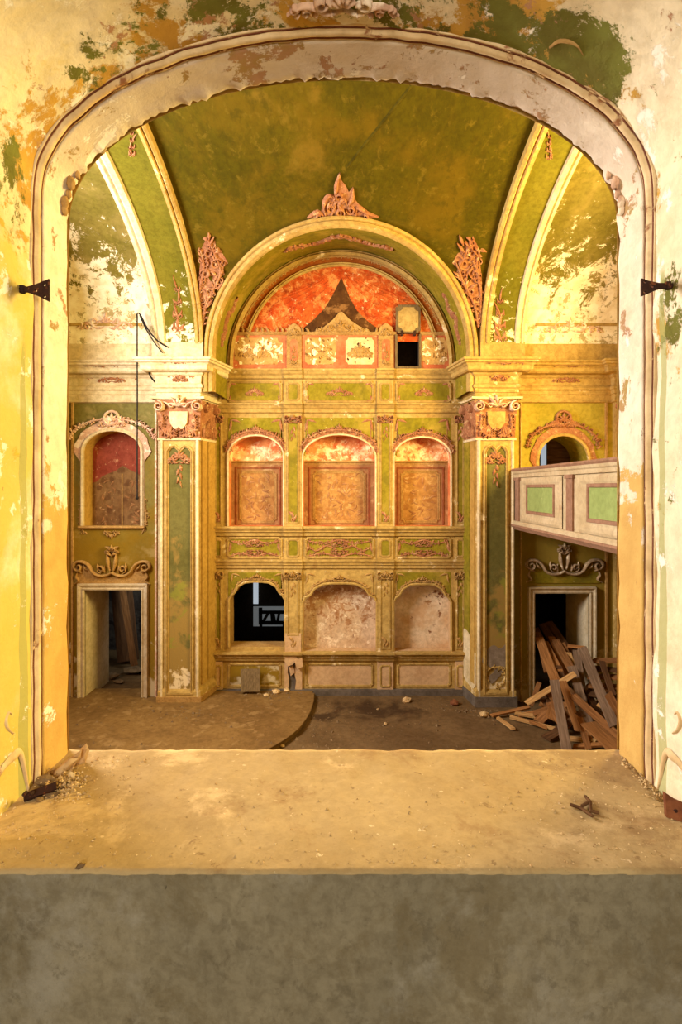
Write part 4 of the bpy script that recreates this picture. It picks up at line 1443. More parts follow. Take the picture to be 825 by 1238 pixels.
    for sg in (-1, 1):
        m.stroke(spiral(sg * 14, 492, 6, -90, 1.6, -sg), 3.2, gs, 0.12, raw=True, taper=(1, 1, 0.6))
        for k in range(4):
            leaf(m, gs, sg * (4 + k * 4), 527, 90 + sg * (20 - 10 * k), 15, 5, 0.06, sg * 0.9)
    rocaille(m, gs, 0, 512, 22, 22, 6, 0.06)
    m.build('capital_side_relief', 'pink', cap, smooth=True)
    return root


pl_l = pillar(193, 241, 261, 'pillar', 'pale green panelled pillar beside the niche bay with the hanging cord', 0)
pl_r = pillar(622, 577, 561, 'pillar', 'panelled pillar against which the balcony ends, plaster gone near its foot', 1)
# bare patch near the foot of the right pillar
m = MB()
fn = FP(DP)
patch = smooth_path([(583, 800, 0), (589, 786, 0), (597, 780, 0), (605, 784, 0), (613, 779, 0), (614, 795, 0), (608, 812, 0), (600, 822, 0), (594, 826, 0), (591, 818, 0), (598, 811, 0), (592, 806, 0)], 4, True)
m.prism([(p.x, p.y) for p in patch], fn, -0.01, 0.012)
m.build('bare_plaster_patch', 'bare_grey', pl_r)
m = MB()
patch = smooth_path([(561.5, 765, 0), (566, 762, 0), (571, 772, 0), (575.5, 790, 0), (576, 830, 0), (568, 826, 0), (562, 812, 0)], 4, True)
P0, P1 = Vector((px_wall(577, DP), DP, 0)), Vector((px_wall(561, DB), DB, 0))
m.prism([(p.x, p.y) for p in patch], lambda u, v, w: P1.lerp(P0, (u - 561) / 16.0) + Vector((-w, 0, pz(v, DP + 0.69 * (1 - (u - 561) / 16.0)))), 0.0, 0.03)
m.build('white_plaster_patch', 'cream_light', pl_r)

# ------------------------------------------------------------------ cornices
ZT = 6.886
CPROF = [(0.0, 0.02), (0.40, 0.0), (0.40, -0.04), (0.37, -0.05), (0.37, -0.085), (0.33, -0.10), (0.29, -0.145), (0.29, -0.21), (0.26, -0.235), (0.12, -0.245), (0.115, -0.28), (0.075, -0.31), (0.06, -0.45), (0.085, -0.47), (0.105, -0.50), (0.105, -0.535), (0.07, -0.56), (0.07, -0.63), (0.045, -0.64), (0.045, -0.74), (0.055, -0.76), (0.055, -0.785), (0.0, -0.80)]


def cornice(path, name, label, mt):
    m = MB()
    m.sweep(path, [(-o, ZT + w) for o, w in CPROF], lambda u, v, w: (u, v, w))
    o = m.build(name, mt)
    tag(o, label, 'cornice', kind='structure')
    return o


cl = cornice([(-XS, DBAY), (px_wall(193, DP), DBAY), (px_wall(193, DP), DP), (px_wall(241, DP), DP), (px_wall(261, DB), DB)], 'cornice', 'pale moulded cornice over the arched red niche', 'cream_light')
cr_ = cornice([(px_wall(561, DB), DB), (px_wall(577, DP), DP), (px_wall(622, DP), DP), (px_wall(622, DP), DBAY), (px_wall(741, DBAY), DBAY), (px_wall(741, DBAY), DBAY - 0.16), (XS, DBAY - 0.16)], 'cornice', 'yellow lit moulded cornice above the balcony', 'cream')
for root, items in ((cl, ((137, 458, 60, 16, DBAY), (219, 457, 30, 16, DP), (125, 443.5, 40, 4, DBAY - 0.25), (218, 439.5, 40, 4, DP - 0.25))), (cr_, ((603, 456, 26, 16, DP), (683, 458, 78, 14, DBAY), (610, 440, 46, 4, DP - 0.25), (690, 443.5, 46, 4, DBAY - 0.25)))):
    for x, y, w, h, D in items:
        m = MB()
        fn = FP(D)
        g = lambda u, v, w: fn(u, v, w + 0.065)
        garland(m, g, [(x - w / 2, y), (x - w / 4, y - h * 0.2), (x, y + h * 0.1), (x + w / 4, y - h * 0.2), (x + w / 2, y)], 1.8 if h > 10 else 1.2, 0.03, int(x), 2.5, 5 if h > 10 else 2.6)
        if h > 10:
            rocaille(m, g, x, y, 18 if D == DP else 34, 16, int(x), 0.04)
        m.build('cornice_stucco', 'pink', root, smooth=True)

# ------------------------------------------------------------------ side bays
fbay = FP(DBAY)


def bay(name, label, right):
    m = MB()
    if not right:
        niche = arch_loop(101.5, 171, 521, 546, 636.5)
        door = rect(103, 713, 172, 862)
        x0, x1 = px_wall(-0, DBAY), px_wall(196, DBAY)
        outer = [(60, 870), (60, 420), (196, 420), (196, 870)]
    else:
        niche = arch_loop(651, 711, 527, 556, 640)
        door = rect(646, 717, 712, 862)
        outer = [(618, 870), (618, 420), (775, 420), (775, 870)]
    m.poly(outer, [niche, door], fbay, 0.0)
    root = m.build(name, 'green_bay' if not right else 'light_tinted_bay')
    tag(root, label, 'wall', kind='structure')
    # door reveal
    m = MB()
    m.wall(door, fbay, 0.0, -1.2)
    m.build('door_reveal', 'reveal', root)
    # niche surround
    ncx = (niche[0][0] + niche[-1][0]) / 2
    m = MB()
    m.sweep(niche, [(0.5, -0.01), (0.4, 0.05), (-2.0, 0.06), (-3.5, 0.03), (-4.5, 0.0)], fbay)
    m.build('niche_edge', 'cream_light' if not right else 'cream', root)
    m = MB()
    arc = [(px + (px - ncx) * 0.16, py - 5.5) for px, py in niche[1:-1]]
    n = len(arc)
    inner = [(px + (px - ncx) * 0.10, py - 2.5) for px, py in niche[1:-1]]
    outr = []
    for i, (px, py) in enumerate(niche[1:-1]):
        t = abs(2 * i / (n - 1) - 1)
        k = 0.24 + 0.10 * t ** 3 + 0.03 * math.sin(i * 2.4)
        outr.append((px + (px - ncx) * k, py - 9 - 3.0 * (1 - t) + 9 * t ** 4))
    wing = [(ncx + (inner[-1][0] - ncx) * 1.02, inner[-1][1] + 14)], [(ncx - (inner[-1][0] - ncx) * 1.02, inner[-1][1] + 14)]
    m.prism(wing[1] + outr + wing[0] + list(reversed(inner)), fbay, 0.0, 0.03)
    hood = m.build('niche_hood', 'pink_pale' if not right else 'pink', root)
    m = MB()
    g = lambda u, v, w: fbay(u, v, w + 0.03)
    garland(m, g, [(px + (px - ncx) * 0.26, py - 9) for px, py in arc[::2]], 3.0, 0.05, 3 + right, 4, 7)
    rocaille(m, g, ncx, 508, 34, 26, 12 + right, 0.06)
    m.stroke(spiral(ncx, 506, 9, 90, 1.0, 1, 0.9), 3.5, g, 0.07, raw=True, taper=(1, 1, 1))
    m.build('niche_crest', 'pink_pale' if not right else 'pink', hood, smooth=True)
    if not right:
        m = MB()
        m.wall(niche, fbay, 0.0, -0.42)
        m.build('niche_reveal', 'tan_strip', root)
        m = MB()
        m.poly(niche, [], fbay, -0.42)
        nb = m.build('niche_back', 'red_dark', root)
        g = lambda u, v, w: fbay(u, v, w - 0.42)
        m = MB()
        xx0, xx1 = 100, 176
        lp = [(xx0, 640), (xx0, 584), (107, 582), (113, 576), (121, 572), (130, 569), (139, 562), (146, 566), (154, 570), (162, 574), (170, 578), (176, 580), (xx1, 640)]
        m.prism(lp, g, 0, 0.02)
        f = m.build('niche_field', 'damask_dark', nb)
        m = MB()
        m.prism(rect(138, 572, 140, 640), g, 0.0, 0.03)
        m.build('field_seam', 'tan_stucco', f)
        m = MB()
        rnd = random.Random(8)
        for r in range(8):
            for cxx in (117, 127, 149, 160):
                leaf(m, lambda u, v, w: g(u, v, w + 0.02), cxx + rnd.uniform(-2, 2), 582 + r * 7 + rnd.uniform(-2, 2), rnd.uniform(0, 360), rnd.uniform(6, 10), rnd.uniform(2, 3.4), 0.015, rnd.uniform(-2, 2))
        m.build('damask_leaves', 'niche_frame', f, smooth=True)
        m = MB()
        m.sweep([(96, 637), (176, 637)], [(-1.5, 0), (-1.5, 0.07), (1, 0.08), (2.5, 0.03), (3, 0)], fbay)
        m.build('niche_sill', 'tan_stucco', root)
        m = MB()
        garland(m, fbay, [(99, 600), (97, 630), (102, 645)], 2.2, 0.03, 4, 6, 6)
        garland(m, fbay, [(175, 600), (177, 630), (172, 645)], 2.2, 0.03, 5, 6, 6)
        rocaille(m, fbay, 135, 647, 20, 14, 3, 0.04, -1)
        m.build('niche_foot_stucco', 'tan_stucco', root, smooth=True)
        # mouldings at the wall edges
        for xx, mt in ((88, 'tan_stucco'), (98, 'cream_light'), (189, 'pink_pale'), (193, 'cream_light')):
            m = MB()
            m.sweep([(xx, 484 if xx != 98 else 700), (xx, 848)], [(-1.5, 0), (-1, 0.04), (1, 0.04), (1.5, 0)], fbay)
            if xx != 98:
                m.build('wall_strip', mt, root)
    else:
        m = MB()
        m.wall(niche, fbay, 0.0, -0.9)
        m.build('niche_reveal', 'green', root)
        m = MB()
        m.poly(rect(600, 500, 775, 660), [niche], fbay, -0.9)
        m.build('opening_back_face', 'dark_room', root)
        for xx, mt in ((630, 'cream'), (733, 'tan_stucco')):
            m = MB()
            m.sweep([(xx, 484), (xx, 848)], [(-1.5, 0), (-1, 0.04), (1, 0.04), (1.5, 0)], fbay)
            m.build('wall_strip', mt, root)
        # corner pilaster
        m = MB()
        m.prism(rect(741, 478, 775, 860), fbay, 0.0, 0.16)
        cp = m.build('corner_pilaster', 'cream', root)
        m = MB()
        g = lambda u, v, w: fbay(u, v, w + 0.16)
        m.stroke(spiral(745, 492, 6, -90, 1.6, 1), 3.2, g, 0.10, raw=True)
        for k in range(4):
            leaf(m, g, 744 + k * 4, 527, 90, 16, 5, 0.06, 0.5)
        m.prism(rect(742, 500, 760, 528), g, 0.0, 0.015)
        m.build('pilaster_capital', 'pink', cp, smooth=False)
    # broken scroll pediment over the door
    cx = 136 if not right else 682
    y0 = 0 if not right else -2
    mt = 'tan_stucco' if not right else 'pediment_grey'
    m = MB()
    g = lambda u, v, w: fbay(u, v, w + 0.02)
    for sg in (-1, 1):
        P = lambda a, b: (cx + sg * a, b + y0)
        m.stroke([P(40, 690), P(46, 686), P(44, 680), P(36, 679), P(28, 683), P(22, 692), P(14, 696), P(6, 695), P(0, 692)], 4.2, g, 0.09, taper=(0.6, 1, 0.8))
        m.stroke(spiral(cx + sg * 40, 685.5 + y0, 6, -90, 1.4, sg), 3.0, g, 0.10, raw=True)
        m.stroke([P(40, 690), P(43, 697), P(40, 702), P(46, 706)], 3.4, g, 0.06)
        m.stroke(spiral(cx + sg * 13, 688 + y0, 5, 90, 1.3, -sg), 2.8, g, 0.08, raw=True)
        for k in range(5):
            leaf(m, g, cx + sg * (8 + k * 7), 692 + y0 - (k % 2) * 3, 90 - sg * (20 + k * 12), 9, 3.4, 0.07, sg * 1.0)
        leaf(m, g, cx + sg * 2, 690 + y0, 90 - sg * 14, 26, 5, 0.08, sg * 0.3)
        leaf(m, g, cx, 672 + y0, 90 - sg * 50, 10, 4, 0.08, -sg * 0.8)
        leaf(m, g, cx, 666 + y0, 90 - sg * 40, 10, 4, 0.08, -sg * 0.8)
    rocaille(m, g, cx, 664 + y0, 16, 16, 31, 0.07)
    m.build('door_pediment', mt, root, smooth=True)
    m = MB()
    m.prism([(cx - 43, 707 + y0), (cx - 40, 688 + y0), (cx - 30, 684 + y0), (cx - 20, 696 + y0), (cx, 698 + y0), (cx + 20, 696 + y0), (cx + 30, 684 + y0), (cx + 40, 688 + y0), (cx + 43, 707 + y0)], fbay, 0.0, 0.02)
    m.build('pediment_field', 'green' if right else 'tan_stucco', root)
    return root, door


M['red_dark'] = material('faded_red_plaster', S(168, 84, 60), S(148, 66, 48), 2.4, (
    dict(c=S(206, 150, 106), s=8.0, t=0.62, soft=0.03, a=0.8),), grime=0.3)
wl_, doorL = bay('wall_left', 'pale green bay wall with an arched red niche above a doorway', 0)
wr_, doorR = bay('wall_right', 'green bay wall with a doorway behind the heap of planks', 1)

for nm, door, mt, lb in (('door_1', doorL, 'frame_stone', 'moulded doorway frame below the arched red niche'), ('door_2', doorR, 'frame_stone', 'pale stone doorway frame behind the plank heap')):
    x0, y0 = door[0]
    x1 = door[1][0]
    root = empty(nm, fbay((x0 + x1) / 2, 848, 0))
    tag(root, lb, 'doorway', kind='structure')
    pr = [(0.0, -0.02), (0.0, 0.06), (1.5, 0.07), (2.5, 0.05), (5.0, 0.06), (6.0, 0.09), (7.5, 0.09), (8.0, 0.0)]
    for part, path in (('side_post', [(x0, 862), (x0, y0)]), ('lintel', [(x0, y0), (x1, y0)]), ('side_post', [(x1, y0), (x1, 862)])):
        m = MB()
        if part == 'lintel':
            m.grid([[fbay(x0 - o, y0 - o, w), fbay(x1 + o, y0 - o, w)] for o, w in pr])
        elif path[0][0] == x0:
            m.grid([[fbay(x0 - o, 862, w), fbay(x0 - o, y0 - o, w)] for o, w in pr])
        else:
            m.grid([[fbay(x1 + o, 862, w), fbay(x1 + o, y0 - o, w)] for o, w in pr])
        m.build(part, mt, root)

# passages behind the doors and behind the balcony opening
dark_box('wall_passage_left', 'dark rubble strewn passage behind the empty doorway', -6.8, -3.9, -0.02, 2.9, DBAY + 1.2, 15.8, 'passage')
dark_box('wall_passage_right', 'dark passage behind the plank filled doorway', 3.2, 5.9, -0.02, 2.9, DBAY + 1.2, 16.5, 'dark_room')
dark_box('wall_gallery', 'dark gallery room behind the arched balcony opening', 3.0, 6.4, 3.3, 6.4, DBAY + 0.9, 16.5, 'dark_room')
m = MB()
m.prism(rect(654, 530, 661.5, 640), FP(15.8), 0, 0.02)
o = m.build('window_3', 'glow')
tag(o, 'bright window sliver inside the arched balcony opening', 'window', kind='structure')
m = MB()
m.prism(rect(661.5, 515, 690, 650), FP(13.4), -0.03, 0.03)
dl = m.build('door_3', WOODS[4])
tag(dl, 'dark door leaf standing open inside the arched balcony opening', 'door', kind='structure')
# ------------------------------------------------------------------ balcony
XB = 3.415
bal = empty('balcony', (XB, 7.0, 3.5))
tag(bal, 'wooden balcony with green panels above the heap of planks', 'balcony')
zb0, zb1 = 3.66, 4.69
ya, yb = 2.08, DBAY - 0.02
m = MB()
m.box((XB + 0.02, ya, zb0), (XB + 0.10, yb, zb1))
m.build('parapet', 'balcony', bal)
m = MB()
m.box((XB + 0.05, ya, zb0 - 0.12), (XS - 0.02, yb, zb0 + 0.02))
m.build('balcony_floor', 'balcony', bal)


def yrun(prf, name, mt, y0=ya, y1=yb):
    m = MB()
    m.grid([[(XB - w, y, z) for w, z in prf] for y in (y0, y1)])
    a = [(XB - w, y0, z) for w, z in prf]
    b = [(XB - w, y1, z) for w, z in prf]
    n = len(prf)
    m.add(a, [tuple(range(n))])
    m.add(b, [tuple(range(n))])
    return m.build(name, mt, bal)


yrun([(-0.14, zb1 + 0.0), (-0.14, zb1 + 0.05), (0.05, zb1 + 0.05), (0.07, zb1 + 0.02), (0.05, zb1 - 0.01)], 'top_rail', 'balcony_trim')
yrun([(-0.02, zb1 - 0.01), (0.05, zb1 - 0.01), (0.04, zb1 - 0.05), (0.02, zb1 - 0.07), (0.015, zb1 - 0.13), (-0.02, zb1 - 0.14)], 'rail_moulding', 'balcony')
yrun([(-0.02, zb0 + 0.05), (0.02, zb0 + 0.05), (0.05, zb0 + 0.02), (0.05, zb0 - 0.02), (-0.02, zb0 - 0.03)], 'lower_moulding', 'balcony')
yrun([(-0.04, zb0 - 0.02), (0.07, zb0 - 0.02), (0.075, zb0 - 0.05), (0.05, zb0 - 0.08), (0.02, zb0 - 0.12), (-0.06, zb0 - 0.13)], 'foot_rail', 'balcony_trim')
sp = lambda u, v, w: (XB + 0.02 - w, u, v)
for (p0, p1) in ((9.1, 11.0), (6.35, 8.32), (3.6, 5.6)):
    z0, z1 = zb0 + 0.13, zb1 - 0.22
    m = MB()
    m.prism(rect(p0 - 0.02, z0 - 0.01, p1 + 0.02, z1 + 0.02), sp, 0.0, 0.02)
    pp = m.build('panel_board', 'balcony', bal)
    m = MB()
    m.sweep(rect(p0 + 0.0, z0 + 0.0, p1 - 0.0, z1 + 0.0), [(-0.05, 0.0), (-0.05, 0.035), (0.0, 0.045), (0.06, 0.025), (0.06, 0.02)] if False else [(-0.07, 0.018), (-0.03, 0.035), (0.02, 0.035), (0.06, 0.02)], sp, closed=True)
    m.build('panel_moulding', 'balcony', pp)
    f0, f1, g0, g1 = p0 + 0.27, p1 - 0.27, z0 + 0.12, z1 - 0.08
    m = MB()
    m.prism(rect(f0, g0, f1, g1), sp, 0.0, 0.022)
    m.build('green_panel', 'balcony_green', pp)
    m = MB()
    m.sweep(rect(f0, g0, f1, g1), [(-0.03, 0.018), (-0.025, 0.04), (0.02, 0.04), (0.03, 0.018)], sp, closed=True)
    m.build('panel_bead', 'balcony_trim', pp)
for yy in (8.72, 5.98, 11.35):
    m = MB()
    m.prism(rect(yy - 0.12, zb0 + 0.05, yy + 0.12, zb1 - 0.13), sp, 0.0, 0.03)
    pp = m.build('post', 'balcony_trim', bal)
    m = MB()
    m.prism(rect(yy - 0.16, zb1 - 0.19, yy + 0.16, zb1 - 0.13), sp, 0.0, 0.045)
    m.build('post_cap', 'balcony_trim', pp)
m = MB()
m.box((XB - 0.0, yb - 0.20, zb0 - 0.02), (XB + 0.12, yb - 0.12, zb1))
m.build('end_post', 'balcony_trim', bal)

# ------------------------------------------------------------------ things
# hinge leaves sticking out of the tunnel jambs
for d, poly, hl, tip, sd, lb in (
        (1.728, [(60, 337.5), (60, 365), (52, 361), (44, 357), (33, 353.5), (22, 353), (22, 347), (33, 347), (44, 344)], ((54.5, 345), (44, 352), (54.5, 359)), (25, 350), -1, 'rusty triangular iron hinge leaf sticking out of the yellow jamb'),
        (1.705, [(775.5, 337), (775.5, 358.5), (784, 355), (797, 349.5), (815, 348), (815, 343), (797, 342.5), (784, 340)], ((779.5, 341.5), (779.5, 354), (789, 347)), (810, 345.5), 1, 'rusty triangular iron hinge leaf sticking out of the whitish jamb')):
    fn = FP(d)
    root = empty('iron_hinge', fn(tip[0], tip[1], 0))
    tag(root, lb, 'hinge')
    hh = [[(x + 1.7 * math.cos(q * math.pi / 4), y + 1.7 * math.sin(q * math.pi / 4)) for q in range(8)] for x, y in hl]
    m = MB()
    m.prism(poly, fn, -0.004, 0.004, holes=hh)
    m.poly(poly, hh, fn, -0.004)
    m.build('plate', 'iron', root)
    m = MB()
    m.tube([fn(tip[0] - sd * 2, tip[1] + 4.5, 0.0), fn(tip[0] - sd * 2, tip[1] - 4.5, 0.0)], 0.009, 10)
    m.build('knuckle', 'iron', root)
    m = MB()
    m.tube([fn(tip[0] - sd * 2, tip[1], 0.0), fn(tip[0] + sd * 9, tip[1], 0.0)], 0.008, 8)
    m.build('pintle', 'iron', root)

# cord hanging in front of the niche bay
fr = FP(11.22)
root = empty('hanging_cord', fr(166, 600, 0))
tag(root, 'thin dark cord hanging straight down in front of the arched red niche', 'cord')
m = MB()
m.tube([fr(166, 380 + i * 22.0, 0.004 * math.sin(i)) for i in range(11)], 0.014, 6)
m.build('cord', 'cable', root)
m = MB()
m.tube([Vector(fr(p.x, p.y, 0)) - Vector((0, 0.03 * p.z, 0)) for p in smooth_path([(166, 384, 0), (166, 379, 0), (170, 381, 0), (177, 396, -2), (188, 410, -5), (202, 418, -8)], 5)], 0.015, 6)
m.build('bracket_wire', 'cable', root)
m = MB()
m.tube([Vector(fr(p.x, p.y, 0)) - Vector((0, 0.03 * p.z, 0)) for p in smooth_path([(169, 381, 0), (175, 396, -2), (184, 412, -5), (193, 424, -6)], 5)], 0.013, 6)
m.build('bracket_wire', 'cable', root)
m = MB()
m.tube([fr(166, 599, 0), fr(166, 602, 0), fr(166, 604, 0)], [0.015, 0.03, 0.018], 6)
m.build('end_knot', 'cable', root)
# cable along the pillar, its lower run drawn for the shadow gap
fr = FP(DBAY)
m = MB()
pts = [(188, 452, 0.42), (187, 458, 0.25), (192, 466, 0.16), (195, 478, 0.12), (195, 486, 0.10), (195, 520, 0.05), (195, 560, 0.05), (195.4, 610, 0.05), (195, 650, 0.05), (195.2, 700, 0.05), (195, 760, 0.05)]
m.tube([fr(*p) for p in smooth_path(pts, 4)], 0.016, 6)
o = m.build('cable', 'cable', origin=fr(195, 700, 0.05))
tag(o, 'black cable down the edge of the pale green pillar, lower run drawn for the shadow gap', 'cable')

# leaning boards and slabs
def slab_between(name, a, b, wdt, th, mt, label, cat, group=None, seed=0, side=None, kind=None):
    a, b = Vector(a), Vector(b)
    d = b - a
    L = d.length
    x = d.normalized()
    up = Vector((0, -1, 0.35)) if side is None else Vector(side)
    z = (up - x * up.dot(x))
    if z.length < 1e-4:
        z = Vector((0, 0, 1)) - x * x.z
    z.normalize()
    y = z.cross(x)
    rnd = random.Random(seed)
    n = 4
    rows = []
    for i in range(n + 1):
        t = i / n
        ww = wdt * 0.5 * (1 + rnd.uniform(-0.04, 0.04))
        bow = 0.012 * L * math.sin(math.pi * t) * rnd.uniform(-0.3, 0.6)
        e0 = rnd.uniform(-0.03, 0.03) * (1 if i in (0, n) else 0)
        e1 = rnd.uniform(-0.03, 0.03) * (1 if i in (0, n) else 0)
        xx = -L / 2 + L * t
        rows.append([(xx + e0, -ww, -th / 2 + bow), (xx + e1, ww, -th / 2 + bow), (xx + e1, ww, th / 2 + bow), (xx + e0, -ww, th / 2 + bow)])
    m = MB()
    m.grid(rows, cv=True)
    m.f.append((0, 1, 2, 3))
    o4 = len(m.v) - 4
    m.f.append((o4, o4 + 1, o4 + 2, o4 + 3))
    me = bpy.data.meshes.new(name)
    me.from_pydata([tuple(p) for p in m.v], [], m.f)
    me.materials.append(M[mt] if isinstance(mt, str) else mt)
    o = bpy.data.objects.new(name, me)
    COL.objects.link(o)
    rot = Matrix((x, y, z)).transposed()
    o.matrix_world = Matrix.Translation((a + b) / 2) @ rot.to_4x4()
    tag(o, label, cat, group, kind)
    return o


slab_between('leaning_slab', W(303, 838, 11.95) + Vector((0, 0, 0.03)), W(303, 809, 12.10), 0.40, 0.06, 'slab', 'grey brown slab leaning against the panel below the dark niche opening', 'slab', seed=3, side=(0, -1, 0.2))
slab_between('leaning_board', (-5.30, 14.3, 0.06), (-5.95, 15.3, 2.75), 0.5, 0.05, WOODS[4], 'dark board leaning in the empty doorway below the red niche', 'board', seed=5, side=(0.3, -1, 0.2))
slab_between('leaning_board', (-5.05, 14.0, 0.06), (-5.75, 14.9, 2.2), 0.16, 0.05, WOODS[1], 'narrow brown board leaning beside the darker one in the empty doorway', 'board', seed=6, side=(0.3, -1, 0.2))

# ------------------------------------------------------------------ planks under the balcony
GP = 'loose planks heaped under the balcony'
PL = [
    # x1,y1,d1, x2,y2,d2, width m, wood, label
    (670.5, 823, 10.35, 685.5, 914, 9.50, 0.155, 0, 'grey brown plank standing steeply at the front of the heap'),
    (704, 783, 11.0, 743, 878, 9.70, 0.175, 0, 'wide weathered grey plank leaning over the heap beside the ledge jamb'),
    (652, 772, 11.9, 672, 823, 10.75, 0.17, 2, 'orange lit plank sliding out of the dark doorway at the door post'),
    (659, 776, 11.95, 677, 812, 11.0, 0.13, 2, 'narrow orange plank next to the door post plank'),
    (672, 774, 12.0, 695, 816, 10.85, 0.15, 1, 'brown plank in the middle of the doorway fan'),
    (680, 822, 10.6, 700, 884, 10.05, 0.13, 2, 'orange plank sloping behind the steep front plank'),
    (692, 806, 10.9, 714, 884, 10.0, 0.17, 0, 'grey plank sloping in the middle of the heap'),
    (637, 850, 10.9, 696, 814, 10.6, 0.10, 3, 'light brown batten lying diagonally across the heap'),
    (693, 841, 10.3, 750, 892, 9.55, 0.13, 1, 'brown plank sloping down to the foot of the wide grey plank'),
    (713, 874, 10.0, 756, 916, 9.30, 0.34, 2, 'very broad orange board at the front corner of the heap'),
    (595, 868, 10.95, 640, 855, 11.1, 0.07, 2, 'thin orange batten reaching furthest out onto the bare floor'),
    (616, 868, 10.9, 676, 886, 10.3, 0.08, 3, 'long pale batten lying flat in front of the heap'),
    (602, 869, 10.85, 621, 886, 10.35, 0.07, 3, 'short pale offcut pointing away from the heap'),
    (622, 862, 11.0, 660, 868, 10.75, 0.09, 3, 'short pale plank lying behind the long pale batten'),
    (626, 866, 10.95, 654, 861, 10.95, 0.10, 2, 'short orange plank crossing the pale ones near the pillar'),
    (651, 873, 10.6, 668, 857, 10.7, 0.18, 1, 'stubby brown board tilted on edge beside the front plank'),
    (642, 853, 11.2, 652, 826, 11.5, 0.09, 1, 'brown batten leaning by the door post foot'),
    (647, 760, 12.6, 667, 800, 11.6, 0.16, 4, 'dark plank deepest in the doorway beside the left post'),
    (656, 755, 12.7, 684, 800, 11.6, 0.16, 4, 'dark plank running back into the doorway'),
    (664, 752, 12.8, 696, 798, 11.6, 0.15, 4, 'dark plank on top of the doorway fan'),
    (685, 781, 11.4, 708, 783, 11.3, 0.06, 2, 'thin orange strip bridging the top of the heap'),
    (697, 786, 11.3, 706, 845, 10.7, 0.14, 0, 'grey upright plank under the thin orange strip'),
    (716, 799, 10.9, 757, 798, 10.6, 0.20, 1, 'topmost board of the stack beside the jamb'),
    (718, 808, 10.85, 757, 811, 10.5, 0.20, 4, 'second board of the stack beside the jamb'),
    (714, 818, 10.8, 757, 819, 10.4, 0.22, 1, 'third board of the stack beside the jamb'),
    (712, 828, 10.7, 757, 832, 10.3, 0.22, 1, 'fourth board of the stack beside the jamb'),
    (714, 838, 10.6, 757, 845, 10.2, 0.22, 4, 'lowest board of the stack beside the jamb'),
    (735, 838, 10.1, 757, 878, 9.75, 0.14, 1, 'brown plank half hidden behind the wide grey plank'),
    (690, 893, 9.95, 722, 896, 9.75, 0.10, 3, 'pale short plank on the floor behind the front plank'),
    (660, 897, 9.95, 676, 884, 10.1, 0.16, 4, 'dark stub lying left of the front plank'),
    (694, 904, 9.65, 730, 900, 9.60, 0.09, 2, 'orange lath lying near the ledge'),
    (706, 886, 9.85, 712, 912, 9.55, 0.10, 1, 'short brown plank in front of the grey sloping plank'),
    (664, 836, 10.9, 690, 872, 10.4, 0.15, 1, 'brown plank under the diagonal batten'),
    (655, 842, 11.0, 676, 868, 10.6, 0.14, 4, 'dark plank under the diagonal batten near the door post'),
    (700, 850, 10.4, 735, 872, 10.0, 0.12, 4, 'dark plank below the sloping brown plank'),
    (722, 850, 10.2, 748, 864, 9.95, 0.10, 3, 'pale lath tucked under the wide grey plank'),
    (650, 764, 12.3, 662, 812, 11.2, 0.12, 1, 'brown plank against the left door post in the doorway fan'),
    (667, 770, 12.2, 688, 822, 10.95, 0.13, 2, 'orange plank in the centre of the doorway fan'),
    (680, 778, 11.9, 700, 826, 10.8, 0.12, 1, 'brown plank at the right rim of the doorway fan'),
    (688, 790, 11.5, 704, 840, 10.7, 0.10, 3, 'pale plank right of the doorway fan'),
    (646, 862, 10.8, 690, 850, 10.6, 0.09, 1, 'brown batten lying low across the heap'),
    (670, 890, 10.2, 704, 862, 10.2, 0.11, 4, 'dark batten crossing behind the front plank'),
    (700, 866, 10.2, 716, 905, 9.75, 0.10, 2, 'orange short plank beside the broad orange board'),
    (728, 800, 10.7, 742, 842, 10.2, 0.10, 4, 'dark plank standing in front of the stack beside the jamb'),
    (640, 872, 10.6, 662, 880, 10.4, 0.07, 2, 'orange offcut lying on the long pale batten'),
    (676, 806, 11.1, 684, 838, 10.7, 0.12, 4, 'dark plank behind the diagonal batten'),
]
for i, (x1, y1, d1, x2, y2, d2, w, wd, lb) in enumerate(PL):
    a, b = W(x1, y1, d1), W(x2, y2, d2)
    stacked = 'of the stack' in lb
    for p in (a, b):
        p.z = max(p.z, 0.05)
    flat = abs(a.z - b.z) < 0.25 and max(a.z, b.z) < 0.4
    slab_between('plank', a, b, w, 0.035, WOODS[wd], lb, 'plank', GP, i, side=(0, -0.12, 1) if stacked else (0, -0.25, 1) if flat else (-0.15, -1, 0.6))
rnd = random.Random(77)
for i in range(22):
    x = rnd.uniform(3.6, 5.0)
    y = rnd.uniform(10.25, 11.2)
    hmax = 0.10 + 0.34 * min(1, (x - 3.3) / 1.0)
    z = rnd.uniform(0.06, hmax)
    ang = rnd.uniform(0, math.pi)
    L = rnd.uniform(0.5, 1.1)
    d = Vector((math.cos(ang) * 0.5, -abs(math.sin(ang)) * 0.6, -0.15)) * L
    a = Vector((x, y, z + 0.1)) - d * 0.5
    b2 = Vector((x, y, z + 0.1)) + d * 0.5
    a.z, b2.z = max(a.z, 0.05), max(b2.z, 0.05)
    slab_between('plank', a, b2, rnd.uniform(0.08, 0.18), 0.035, WOODS[rnd.choice((1, 1, 4, 4, 2))], 'short broken board buried inside the heap of planks under the balcony', 'plank', 'buried boards inside the plank heap', 100 + i, side=(rnd.uniform(-0.5, 0.5), -0.6, 1))

